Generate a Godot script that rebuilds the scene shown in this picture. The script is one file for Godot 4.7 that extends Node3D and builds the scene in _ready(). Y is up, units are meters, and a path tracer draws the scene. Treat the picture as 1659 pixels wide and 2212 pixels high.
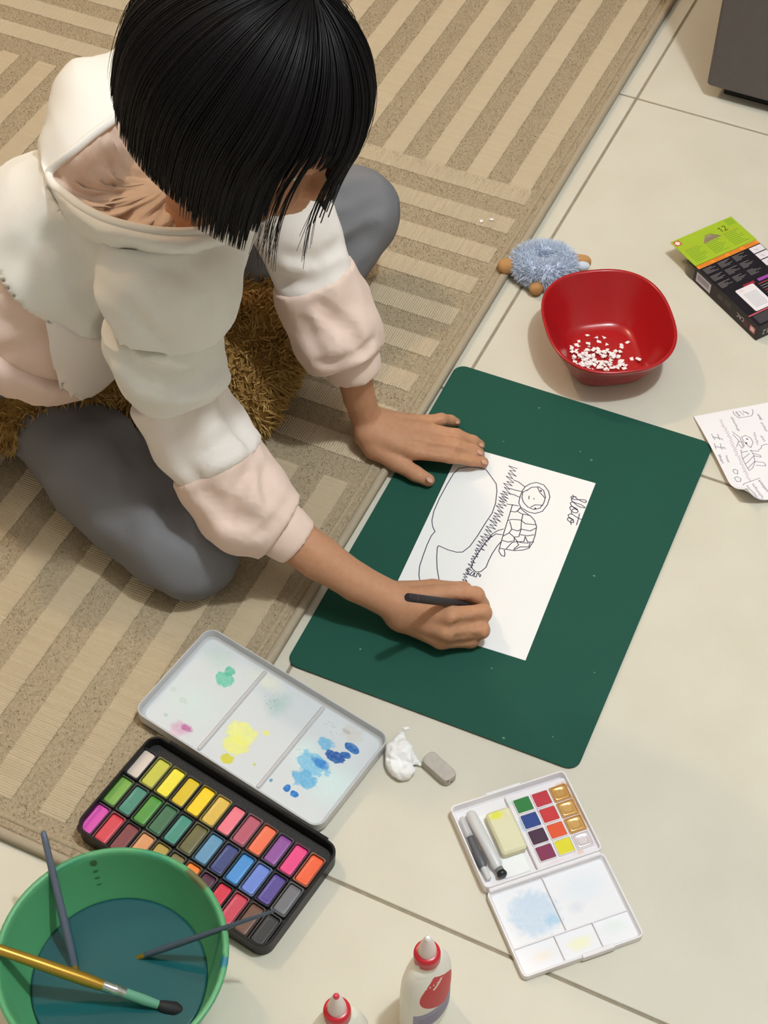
extends Node3D
# A girl drawing on the floor: room, rug, art supplies, all built in metres, y up.

var rng := RandomNumberGenerator.new()
var names := {}
var mats := {}

# ---------------------------------------------------------------- geometry helpers
class Geo:
	var v := PackedVector3Array()
	var uv := PackedVector2Array()
	var g := PackedInt32Array()
	func tri(a: Vector3, b: Vector3, c: Vector3, grp := 0, ua := Vector2.ZERO, ub := Vector2.ZERO, uc := Vector2.ZERO) -> void:
		v.append(a); v.append(b); v.append(c)
		uv.append(ua); uv.append(ub); uv.append(uc)
		g.append(grp)
	func quad(a: Vector3, b: Vector3, c: Vector3, d: Vector3, grp := 0, ua := Vector2.ZERO, ub := Vector2.ZERO, uc := Vector2.ZERO, ud := Vector2.ZERO) -> void:
		tri(a, b, c, grp, ua, ub, uc)
		tri(a, c, d, grp, ua, uc, ud)
	func add(o: Geo, t := Transform3D()) -> void:
		for p in o.v: v.append(t * p)
		uv.append_array(o.uv)
		g.append_array(o.g)
	func mesh(closed := true) -> ArrayMesh:
		var flip := false
		if closed:
			var vol := 0.0
			for i in range(0, v.size(), 3): vol += v[i].dot(v[i + 1].cross(v[i + 2]))
			flip = vol > 0.0
		var st := SurfaceTool.new()
		st.begin(Mesh.PRIMITIVE_TRIANGLES)
		for i in range(0, v.size(), 3):
			st.set_smooth_group(g[i / 3])
			for k in ([0, 2, 1] if flip else [0, 1, 2]):
				st.set_uv(uv[i + k])
				st.add_vertex(v[i + k])
		st.generate_normals()
		st.index()
		return st.commit()

func rrect(w: float, d: float, r: float, n := 5) -> PackedVector2Array:
	var out := PackedVector2Array()
	r = minf(r, minf(w, d) * 0.499)
	for c in 4:
		var cx := (w / 2 - r) * (1 if c == 0 or c == 3 else -1)
		var cz := (d / 2 - r) * (1 if c < 2 else -1)
		for i in n + 1:
			var a := PI / 2 * (c + float(i) / n)
			out.append(Vector2(cx + r * cos(a), cz + r * sin(a)))
	return out

func supere(w: float, d: float, e: float, n := 64, turn := 0.0) -> PackedVector2Array:
	var out := PackedVector2Array()
	for i in n:
		var a := TAU * i / n
		var c := cos(a)
		var s := sin(a)
		out.append(Vector2(signf(c) * pow(absf(c), 2.0 / e) * w / 2, signf(s) * pow(absf(s), 2.0 / e) * d / 2).rotated(turn))
	return out

# loops: array of [outline, y]; the same number of points in each. Sides joined, ends capped.
func loft(g: Geo, loops: Array, cap0 := true, cap1 := true, smooth := false, uvw := Vector2(1, 1)) -> Geo:
	var um := func(p: Vector2) -> Vector2: return Vector2(p.x / uvw.x + 0.5, p.y / uvw.y + 0.5)
	for l in loops.size() - 1:
		var a: PackedVector2Array = loops[l][0]
		var b: PackedVector2Array = loops[l + 1][0]
		var ya: float = loops[l][1]
		var yb: float = loops[l + 1][1]
		var n := a.size()
		for i in n:
			var j := (i + 1) % n
			g.quad(Vector3(a[i].x, ya, a[i].y), Vector3(a[j].x, ya, a[j].y), Vector3(b[j].x, yb, b[j].y), Vector3(b[i].x, yb, b[i].y), 0 if smooth else l, um.call(a[i]), um.call(a[j]), um.call(b[j]), um.call(b[i]))
	for e in 2:
		if (e == 0 and not cap0) or (e == 1 and not cap1): continue
		var l: Array = loops[0] if e == 0 else loops[-1]
		var o: PackedVector2Array = l[0]
		var y: float = l[1]
		var c := Vector2.ZERO
		for p in o: c += p / o.size()
		for i in o.size():
			var j := (i + 1) % o.size()
			var A := Vector3(o[i].x, y, o[i].y)
			var B := Vector3(o[j].x, y, o[j].y)
			var C := Vector3(c.x, y, c.y)
			if e == 0: g.tri(A, C, B, 90, um.call(o[i]), um.call(c), um.call(o[j]))
			else: g.tri(A, B, C, 91, um.call(o[i]), um.call(o[j]), um.call(c))
	return g

# rounded slab: bevelled top and bottom edges
func slab(g: Geo, w: float, d: float, r: float, y0: float, y1: float, b := 0.0006, n := 5) -> Geo:
	return loft(g, [[rrect(w - 2 * b, d - 2 * b, r - b, n), y0], [rrect(w, d, r, n), y0 + b], [rrect(w, d, r, n), y1 - b], [rrect(w - 2 * b, d - 2 * b, r - b, n), y1]], true, true, false, Vector2(w, d))

func tray(g: Geo, w: float, d: float, r: float, h: float, t: float, floor_y: float, b := 0.0005, n := 6) -> Geo:
	return loft(g, [[rrect(w - 0.002, d - 0.002, r - 0.001, n), 0.0], [rrect(w, d, r, n), 0.001], [rrect(w, d, r, n), h - b], [rrect(w - b, d - b, r, n), h], [rrect(w - 2 * t + b, d - 2 * t + b, maxf(r - t, 0.0005), n), h], [rrect(w - 2 * t, d - 2 * t, maxf(r - t, 0.0005), n), h - b], [rrect(w - 2 * t - 0.002, d - 2 * t - 0.002, maxf(r - t, 0.0005), n), floor_y + 0.0015], [rrect(w - 2 * t - 0.005, d - 2 * t - 0.005, maxf(r - t - 0.001, 0.0005), n), floor_y]], true, true, false, Vector2(w, d))

func lathe(g: Geo, prof: Array, seg := 32, sx := 1.0, sz := 1.0, smooth := true) -> Geo:
	var loops := []
	for p: Vector2 in prof:
		var o := PackedVector2Array()
		for i in seg: o.append(Vector2(cos(TAU * i / seg) * p.x * sx, sin(TAU * i / seg) * p.x * sz))
		loops.append([o, p.y])
	return loft(g, loops, true, true, smooth)

func tube(g: Geo, pts: Array, rad: Array, seg := 8, caps := true) -> Geo:
	var rings := []
	var n := pts.size()
	var up := Vector3(0.31, 0.87, 0.39).normalized()
	for i in n:
		var d: Vector3 = (pts[mini(i + 1, n - 1)] - pts[maxi(i - 1, 0)]).normalized()
		if absf(d.dot(up)) > 0.95: up = up.cross(Vector3(0.7, 0.1, 0.7)).normalized()
		var x := d.cross(up).normalized()
		var y := d.cross(x).normalized()
		up = -y
		var ring := []
		for k in seg: ring.append(pts[i] + (x * cos(TAU * k / seg) + y * sin(TAU * k / seg)) * rad[mini(i, rad.size() - 1)])
		rings.append(ring)
	for i in n - 1:
		for k in seg:
			var j := (k + 1) % seg
			g.quad(rings[i][k], rings[i][j], rings[i + 1][j], rings[i + 1][k], 0)
	if caps:
		for k in seg:
			var j := (k + 1) % seg
			g.tri(rings[0][k], pts[0], rings[0][j], 1)
			g.tri(rings[n - 1][k], rings[n - 1][j], pts[n - 1], 2)
	return g

func spline(p: Array, per := 6, closed := false) -> Array:
	var out := []
	var n := p.size()
	for i in (n if closed else n - 1):
		var a: Vector3 = p[(i - 1 + n) % n] if closed else p[maxi(i - 1, 0)]
		var b: Vector3 = p[i]
		var c: Vector3 = p[(i + 1) % n]
		var d: Vector3 = p[(i + 2) % n] if closed else p[mini(i + 2, n - 1)]
		for k in per:
			var t := float(k) / per
			out.append(0.5 * (2 * b + (c - a) * t + (2 * a - 5 * b + 4 * c - d) * t * t + (3 * b - a - 3 * c + d) * t * t * t))
	if not closed: out.append(p[n - 1])
	return out

# ---------------------------------------------------------------- smooth fields, meshed as surface nets
class Field:
	var o: Vector3
	var c: float
	var k: float
	var nx: int
	var ny: int
	var nz: int
	var s := PackedFloat32Array()
	var f := PackedFloat32Array()
	func _init(lo: Vector3, hi: Vector3, cell: float, kk: float) -> void:
		o = lo; c = cell; k = kk
		nx = int(ceil((hi.x - lo.x) / c)) + 1
		ny = int(ceil((hi.y - lo.y) / c)) + 1
		nz = int(ceil((hi.z - lo.z) / c)) + 1
		s.resize(nx * ny * nz)
	func span(lo: Vector3, hi: Vector3) -> Array:
		return [maxi(0, int(floor((lo.x - o.x) / c))), maxi(0, int(floor((lo.y - o.y) / c))), maxi(0, int(floor((lo.z - o.z) / c))),
			mini(nx - 1, int(ceil((hi.x - o.x) / c))), mini(ny - 1, int(ceil((hi.y - o.y) / c))), mini(nz - 1, int(ceil((hi.z - o.z) / c)))]
	func cap(a: Vector3, b: Vector3, ra: float, rb: float) -> void:
		var m := maxf(ra, rb) + maxf(5.0 * k, 2.0 * c)
		var e := Vector3(m, m, m)
		var w := span(a.min(b) - e, a.max(b) + e)
		var ab := b - a
		var l2 := maxf(ab.length_squared(), 1e-12)
		var far := maxf(5.0 * k, 2.0 * c)
		for z in range(w[2], w[5] + 1):
			for y in range(w[1], w[4] + 1):
				var i := (z * ny + y) * nx + w[0] as int
				for x in range(w[0], w[3] + 1):
					var q := Vector3(o.x + x * c, o.y + y * c, o.z + z * c) - a
					var t := clampf(q.dot(ab) / l2, 0.0, 1.0)
					var d := (q - ab * t).length() - ra - (rb - ra) * t
					if d < far: s[i] += exp(minf(-d / k, 60.0))
					i += 1
	func chain(p: Array, r: Array) -> void:
		for i in p.size() - 1: cap(p[i], p[i + 1], r[i], r[i + 1])
	func ell(m: Vector3, b: Basis, r: Vector3) -> void:
		var far := maxf(5.0 * k, 2.0 * c)
		var big := maxf(r.x, maxf(r.y, r.z)) + far
		var w := span(m - Vector3(big, big, big), m + Vector3(big, big, big))
		var inv := b.inverse()
		for z in range(w[2], w[5] + 1):
			for y in range(w[1], w[4] + 1):
				var i := (z * ny + y) * nx + w[0] as int
				for x in range(w[0], w[3] + 1):
					var q := inv * (Vector3(o.x + x * c, o.y + y * c, o.z + z * c) - m)
					var k0 := (q / r).length()
					var k1 := maxf((q / (r * r)).length(), 1e-6)
					var d := k0 * (k0 - 1.0) / k1
					if d < far: s[i] += exp(minf(-d / k, 60.0))
					i += 1
	func close() -> void:
		f.resize(s.size())
		var far := maxf(5.0 * k, 2.0 * c)
		for i in s.size(): f[i] = far if s[i] <= 0.0 else minf(far, -k * log(s[i]))
		s = PackedFloat32Array()
	func value(p: Vector3) -> float:
		var q := (p - o) / c
		var i := Vector3i(int(floor(q.x)), int(floor(q.y)), int(floor(q.z)))
		if i.x < 0 or i.y < 0 or i.z < 0 or i.x >= nx or i.y >= ny or i.z >= nz: return 1.0
		return f[(i.z * ny + i.y) * nx + i.x]
	# a point of a fold, laid onto the outside of the cloth on the side it is seen from above
	func snap(p: Vector3) -> Vector3:
		var d := (p - Vector3(0, 1.333, 0)).normalized()
		var q := p - d * 0.16
		for i in 140:
			if value(q) < 0.0: return q
			q += d * 0.0022
		return p
	func fold(p: Array, r: float, depth: float) -> void:
		var o2 := []
		for n in p.size():
			var a: Vector3 = p[n]
			if n > 0:
				for k in range(1, 4): o2.append(snap((p[n - 1] as Vector3).lerp(a, k / 4.0)))
			o2.append(snap(a))
		crease(o2, r, depth)
	# push the surface in (depth > 0) or out along a line
	func crease(p: Array, r: float, depth: float) -> void:
		var m := 2.2 * r
		var best := {}
		for n in p.size() - 1:
			var a: Vector3 = p[n]
			var ab: Vector3 = p[n + 1] - a
			var l2 := maxf(ab.length_squared(), 1e-12)
			var w := span(a.min(a + ab) - Vector3(m, m, m), a.max(a + ab) + Vector3(m, m, m))
			for z in range(w[2], w[5] + 1):
				for y in range(w[1], w[4] + 1):
					var i := (z * ny + y) * nx + w[0] as int
					for x in range(w[0], w[3] + 1):
						var q := Vector3(o.x + x * c, o.y + y * c, o.z + z * c) - a
						var d := (q - ab * clampf(q.dot(ab) / l2, 0.0, 1.0)).length_squared()
						if d < m * m and d < best.get(i, 1e9): best[i] = d
						i += 1
		for i in best: f[i] += depth * exp(-best[i] / (r * r))
	func cut(n: Vector3, at: Vector3) -> void:   # keeps the side that n points away from
		for z in nz:
			for y in ny:
				var i := (z * ny + y) * nx
				for x in nx:
					var d := (Vector3(o.x + x * c, o.y + y * c, o.z + z * c) - at).dot(n)
					if d > f[i]: f[i] = d
					i += 1
	func carve(at: Vector3, r: float) -> void:
		for z in nz:
			for y in ny:
				var i := (z * ny + y) * nx
				for x in nx:
					f[i] = maxf(f[i], r - (Vector3(o.x + x * c, o.y + y * c, o.z + z * c) - at).length())
					i += 1
	func cut_near(n: Vector3, at: Vector3, m: Vector3, r: float) -> void:
		for z in nz:
			for y in ny:
				var i := (z * ny + y) * nx
				for x in nx:
					var q := Vector3(o.x + x * c, o.y + y * c, o.z + z * c)
					f[i] = maxf(f[i], minf((q - at).dot(n), r - (q - m).length()))
					i += 1
	# the first point of the surface met from outside against the direction d
	func seat(p: Vector3, d: Vector3) -> Vector3:
		var q := p + d * 0.03
		for i in 80:
			if value(q) < 0.0: return q + d * c * 0.3
			q -= d * 0.001
		return p
	func rough(noise: FastNoiseLite, amp: float, sc := Vector3.ONE) -> void:
		for z in nz:
			for y in ny:
				var i := (z * ny + y) * nx
				for x in nx:
					if absf(f[i]) < 3.0 * c: f[i] += amp * noise.get_noise_3dv(Vector3(o.x + x * c, o.y + y * c, o.z + z * c) * sc)
					i += 1
	# vertices, normals, indices appended to arrays
	func net(V: PackedVector3Array, N: PackedVector3Array, I: PackedInt32Array) -> void:
		var at := PackedInt32Array()
		at.resize(f.size())
		at.fill(-1)
		var sx := 1
		var sy := nx
		var sz := nx * ny
		for z in nz - 1:
			for y in ny - 1:
				var i := (z * ny + y) * nx
				for x in nx - 1:
					var a := f[i]
					var b := f[i + 1]
					var d := f[i + sy]
					var e := f[i + sy + 1]
					var g := f[i + sz]
					var h := f[i + sz + 1]
					var p := f[i + sz + sy]
					var q := f[i + sz + sy + 1]
					var lo := minf(minf(minf(a, b), minf(d, e)), minf(minf(g, h), minf(p, q)))
					if lo < 0.0 and maxf(maxf(maxf(a, b), maxf(d, e)), maxf(maxf(g, h), maxf(p, q))) >= 0.0:
						var sum := Vector3.ZERO
						var n := 0
						if (a < 0) != (b < 0): sum += Vector3(a / (a - b), 0, 0); n += 1
						if (d < 0) != (e < 0): sum += Vector3(d / (d - e), 1, 0); n += 1
						if (g < 0) != (h < 0): sum += Vector3(g / (g - h), 0, 1); n += 1
						if (p < 0) != (q < 0): sum += Vector3(p / (p - q), 1, 1); n += 1
						if (a < 0) != (d < 0): sum += Vector3(0, a / (a - d), 0); n += 1
						if (b < 0) != (e < 0): sum += Vector3(1, b / (b - e), 0); n += 1
						if (g < 0) != (p < 0): sum += Vector3(0, g / (g - p), 1); n += 1
						if (h < 0) != (q < 0): sum += Vector3(1, h / (h - q), 1); n += 1
						if (a < 0) != (g < 0): sum += Vector3(0, 0, a / (a - g)); n += 1
						if (b < 0) != (h < 0): sum += Vector3(1, 0, b / (b - h)); n += 1
						if (d < 0) != (p < 0): sum += Vector3(0, 1, d / (d - p)); n += 1
						if (e < 0) != (q < 0): sum += Vector3(1, 1, e / (e - q)); n += 1
						at[i] = V.size()
						sum /= n
						V.append(o + (Vector3(x, y, z) + sum) * c)
						var u := sum
						var gx := lerpf(lerpf(b - a, e - d, u.y), lerpf(h - g, q - p, u.y), u.z)
						var gy := lerpf(lerpf(d - a, e - b, u.x), lerpf(p - g, q - h, u.x), u.z)
						var gz := lerpf(lerpf(g - a, h - b, u.x), lerpf(p - d, q - e, u.x), u.y)
						N.append(Vector3(gx, gy, gz).normalized())
						if y > 0 and z > 0 and (a < 0) != (b < 0): _q(I, at[i], at[i - sy], at[i - sy - sz], at[i - sz], a < 0)
						if x > 0 and z > 0 and (a < 0) != (d < 0): _q(I, at[i], at[i - sz], at[i - sz - sx], at[i - sx], a < 0)
						if x > 0 and y > 0 and (a < 0) != (g < 0): _q(I, at[i], at[i - sx], at[i - sx - sy], at[i - sy], a < 0)
					i += 1
	func _q(I: PackedInt32Array, a: int, b: int, d: int, e: int, inside: bool) -> void:
		if a < 0 or b < 0 or d < 0 or e < 0: return
		for t in ([a, b, d, a, d, e] if not inside else [a, d, b, a, e, d]): I.append(t)

func field_mesh(fields: Array) -> ArrayMesh:
	var V := PackedVector3Array()
	var N := PackedVector3Array()
	var I := PackedInt32Array()
	for f: Field in fields: f.net(V, N, I)
	# smooth the normals over neighbouring faces
	var S := PackedVector3Array()
	S.resize(V.size())
	for i in range(0, I.size(), 3):
		var fn := (V[I[i + 2]] - V[I[i]]).cross(V[I[i + 1]] - V[I[i]])
		for q in 3: S[I[i + q]] += fn
	for i in V.size():
		if S[i].length_squared() > 1e-20:
			var fnn := S[i].normalized()
			N[i] = fnn if fnn.dot(N[i]) > 0 else -fnn
	var arr := []
	arr.resize(Mesh.ARRAY_MAX)
	arr[Mesh.ARRAY_VERTEX] = V
	arr[Mesh.ARRAY_NORMAL] = N
	arr[Mesh.ARRAY_INDEX] = I
	var m := ArrayMesh.new()
	m.add_surface_from_arrays(Mesh.PRIMITIVE_TRIANGLES, arr)
	return m

# ---------------------------------------------------------------- nodes, names and materials
func numbered(called: String) -> String:
	var n: int = names.get(called, 0)
	names[called] = n + 1
	return called if n == 0 else "%s_%03d" % [called, n]

func tag(o: Node, label: String, category: String, group := "") -> void:
	o.set_meta("label", label)
	o.set_meta("category", category)
	if group: o.set_meta("group", group)

func thing(called: String, label: String, category: String, at := Vector3.ZERO, turn := 0.0, group := "") -> Node3D:
	var o := Node3D.new()
	o.name = numbered(called)
	add_child(o)
	o.position = at
	o.rotation.y = turn
	tag(o, label, category, group)
	return o

func part(called: String, m: Mesh, material: Material, parent: Node, at := Vector3.ZERO, turn := 0.0) -> MeshInstance3D:
	var o := MeshInstance3D.new()
	o.name = numbered(called) if parent == self else called
	o.mesh = m
	o.material_override = material
	o.cast_shadow = GeometryInstance3D.SHADOW_CASTING_SETTING_ON
	o.position = at
	o.rotation.y = turn
	parent.add_child(o, true)
	return o

func structure(called: String, m: Mesh, material: Material, at := Vector3.ZERO, turn := 0.0) -> MeshInstance3D:
	var o := part(called, m, material, self, at, turn)
	o.set_meta("kind", "structure")
	return o

func col(r: float, g: float, b: float) -> Color:
	return Color(r / 255.0, g / 255.0, b / 255.0)

func mat(c: Color, rough := 0.7, spec := 0.5, metal := 0.0) -> StandardMaterial3D:
	var m := StandardMaterial3D.new()
	m.albedo_color = c
	m.roughness = rough
	m.metallic_specular = spec
	m.metallic = metal
	return m

func noise_tex(seed_: int, freq: float, a: Color, b: Color, oct := 3, size := 512, kind := FastNoiseLite.TYPE_SIMPLEX_SMOOTH) -> NoiseTexture2D:
	var t := NoiseTexture2D.new()
	t.width = size
	t.height = size
	t.seamless = true
	var n := FastNoiseLite.new()
	n.noise_type = kind
	n.seed = seed_
	n.frequency = freq
	n.fractal_octaves = oct
	t.noise = n
	var r := Gradient.new()
	r.set_color(0, a)
	r.set_color(1, b)
	t.color_ramp = r
	return t

func noise_normal(seed_: int, freq: float, strength: float, oct := 3, size := 512) -> NoiseTexture2D:
	var t := NoiseTexture2D.new()
	t.width = size
	t.height = size
	t.seamless = true
	t.as_normal_map = true
	t.bump_strength = strength
	var n := FastNoiseLite.new()
	n.seed = seed_
	n.frequency = freq
	n.fractal_octaves = oct
	t.noise = n
	return t

# a surface with a mottled colour and a fine relief; scale in repeats per metre
func woven(a: Color, b: Color, rough: float, scale: float, seed_: int, freq := 0.05, bump := 0.0, bfreq := 0.2, bscale := 8.0) -> StandardMaterial3D:
	var m := mat(Color.WHITE, rough, 0.3)
	m.albedo_texture = noise_tex(seed_, freq, a, b)
	m.uv1_triplanar = true
	m.uv1_world_triplanar = false
	m.uv1_scale = Vector3(scale, scale, scale)
	if bump > 0.0:
		m.normal_enabled = true
		m.normal_texture = noise_normal(seed_ + 7, bfreq, bscale)
		m.normal_scale = bump
	return m

# ---------------------------------------------------------------- drawing on images
func stroke(im: Image, p: PackedVector2Array, w: float, c: Color) -> void:
	for n in p.size() - 1:
		var a := p[n]
		var ab := p[n + 1] - a
		var l2 := maxf(ab.length_squared(), 1e-6)
		var lo := a.min(a + ab) - Vector2(w + 1, w + 1)
		var hi := a.max(a + ab) + Vector2(w + 1, w + 1)
		for y in range(maxi(0, int(lo.y)), mini(im.get_height() - 1, int(hi.y)) + 1):
			for x in range(maxi(0, int(lo.x)), mini(im.get_width() - 1, int(hi.x)) + 1):
				var q := Vector2(x + 0.5, y + 0.5) - a
				var d := (q - ab * clampf(q.dot(ab) / l2, 0.0, 1.0)).length() - w / 2
				if d < 0.5:
					var al := clampf(0.5 - d, 0.0, 1.0) * c.a
					var u := im.get_pixel(x, y)
					im.set_pixel(x, y, u.lerp(Color(c.r, c.g, c.b), al))

func blot(im: Image, at: Vector2, r: Vector2, c: Color, seed_: int, ragged := 0.35, soft := 0.08, turn := 0.0) -> void:
	var n := FastNoiseLite.new()
	n.seed = seed_
	n.frequency = 0.02
	n.fractal_octaves = 4
	var m := maxf(r.x, r.y) * (1.0 + ragged + soft) + 2
	for y in range(maxi(0, int(at.y - m)), mini(im.get_height() - 1, int(at.y + m)) + 1):
		for x in range(maxi(0, int(at.x - m)), mini(im.get_width() - 1, int(at.x + m)) + 1):
			var q := (Vector2(x, y) - at).rotated(-turn) / r
			var d := q.length() + ragged * n.get_noise_2d(x, y)
			var al := clampf((1.0 - d) / soft, 0.0, 1.0) * c.a
			if al > 0.0:
				var u := im.get_pixel(x, y)
				im.set_pixel(x, y, u.lerp(Color(c.r, c.g, c.b), al * (0.85 + 0.3 * n.get_noise_2d(x * 2.0 + 300, y * 2.0))))

func pic(w: int, h: int, c: Color) -> Image:
	var im := Image.create_empty(w, h, false, Image.FORMAT_RGB8)
	im.fill(c)
	return im

func pmat(im: Image, rough := 0.7, spec := 0.4) -> StandardMaterial3D:
	var m := mat(Color.WHITE, rough, spec)
	m.albedo_texture = ImageTexture.create_from_image(im)
	m.texture_repeat = false
	return m

func pts(a: Array, sx := 1.0, sy := 1.0) -> PackedVector2Array:
	var o := PackedVector2Array()
	for i in range(0, a.size(), 2): o.append(Vector2(a[i] * sx, a[i + 1] * sy))
	return o

# ================================================================ the scene
const TURN := -0.440785   # the room's axes (tiles, walls, cabinet)
const RUG := -0.432842

func _ready() -> void:
	rng.seed = 4711
	camera_and_light()
	room()
	rug()
	cabinet()
	mat_and_papers()
	bowl()
	paint_tin()
	water_tub()
	pocket_palette()
	erasers()
	glue()
	crayon_box()
	fluffy_toy()
	bear()
	girl()
	pen()

func camera_and_light() -> void:
	var cam := Camera3D.new()
	cam.name = "camera"
	cam.fov = 34.638
	cam.near = 0.05
	cam.position = Vector3(0, 1.333, 0)
	cam.rotation_degrees = Vector3(-50.73, 0, 0)
	add_child(cam)
	cam.current = true
	var we := WorldEnvironment.new()
	we.name = "environment"
	var e := Environment.new()
	e.background_mode = Environment.BG_COLOR
	e.background_color = Color(0.02, 0.02, 0.02)
	e.tonemap_mode = Environment.TONE_MAPPER_LINEAR
	e.tonemap_exposure = 1.0
	e.sdfgi_enabled = true
	e.ssao_enabled = true
	e.ssil_enabled = true
	we.environment = e
	add_child(we)
	# two ceiling lamps: glowing globes, each with a light of its own size inside
	lamp(Vector3(0.63, 2.5, -0.75), "cool white globe lamp under the ceiling, above the tiles", col(241, 250, 255), 2.85)
	lamp(Vector3(-1.25, 2.5, -2.35), "warm globe lamp under the ceiling, behind the rug", col(255, 222, 186), 1.6)

func lamp(at: Vector3, label: String, c: Color, energy: float) -> void:
	var o := thing("ceiling_lamp", label, "lamp", at)
	var gm := mat(col(250, 248, 244), 0.4)
	gm.emission_enabled = true
	gm.emission = c
	gm.emission_energy_multiplier = 1.5
	part("globe", lathe(Geo.new(), [Vector2(0.012, -0.05), Vector2(0.035, -0.043), Vector2(0.05, -0.02), Vector2(0.055, 0.0), Vector2(0.05, 0.02), Vector2(0.035, 0.043), Vector2(0.012, 0.05)], 24).mesh(), gm, o)
	part("canopy", lathe(Geo.new(), [Vector2(0.02, 0.045), Vector2(0.02, 0.17), Vector2(0.08, 0.18), Vector2(0.08, 0.2)], 24, 1, 1, false).mesh(), mat(col(235, 235, 230), 0.5), o)
	var l := OmniLight3D.new()
	l.name = "lamp_light"
	l.light_color = c
	l.light_energy = energy
	l.light_size = 0.05
	l.omni_range = 12.0
	l.omni_attenuation = 2.0
	l.shadow_enabled = true
	o.add_child(l)

func room() -> void:
	# tiles of 59 cm on the room's own grid, joints of 3 mm
	var fl := Node3D.new()
	fl.name = "floor"
	add_child(fl)
	fl.rotation.y = TURN
	fl.set_meta("kind", "structure")
	part("grout", slab(Geo.new(), 4.72, 4.72, 0.01, -0.1, -0.0013).mesh(), woven(col(158, 147, 128), col(140, 130, 112), 0.9, 3.0, 3), fl, Vector3(-0.4642, 0, -1.1762))
	var tm := []
	for i in 3:
		var m := woven(col(215 - i, 210 - i, 194 - i), col(208 - i, 202 - i, 185 - i), 0.42, 1.7, 11 + i, 0.008)
		m.metallic_specular = 0.4
		tm.append(m)
	var tile := slab(Geo.new(), 0.587, 0.587, 0.002, -0.012, 0.0, 0.0007, 2).mesh()
	for i in 8:
		for j in 8:
			part("tile", tile, tm[(i * 3 + j * 5 + i * j) % 3], fl, Vector3(-0.46422 + 0.5903 * (i - 4 + 0.5), 0, -1.76643 + 0.5903 * (j - 3 + 0.5)))
	var wm := woven(col(187, 183, 176), col(181, 177, 170), 0.9, 1.0, 21)
	var b := Basis(Vector3.UP, TURN)
	var at := func(u: float, y: float, w: float) -> Vector3: return b * Vector3(u, y, w)
	var box := func(x: float, y: float, z: float) -> Mesh:
		var g := Geo.new()
		return slab(g, x, z, 0.005, -y / 2, y / 2, 0.002, 2).mesh()
	structure("wall_left", box.call(0.12, 2.9, 4.96), wm, at.call(-2.88, 1.35, -1.176), TURN)
	structure("wall_right", box.call(0.12, 2.9, 4.96), wm, at.call(1.95, 1.35, -1.176), TURN)
	structure("wall_back", box.call(4.72, 2.9, 0.12), wm, at.call(-0.464, 1.35, -3.59), TURN)
	structure("wall_front", box.call(4.72, 2.9, 0.12), wm, at.call(-0.464, 1.35, 1.24), TURN)
	structure("ceiling", box.call(4.96, 0.12, 4.96), woven(col(206, 205, 203), col(200, 199, 197), 0.9, 1.0, 22), at.call(-0.464, 2.76, -1.176), TURN)

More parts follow.
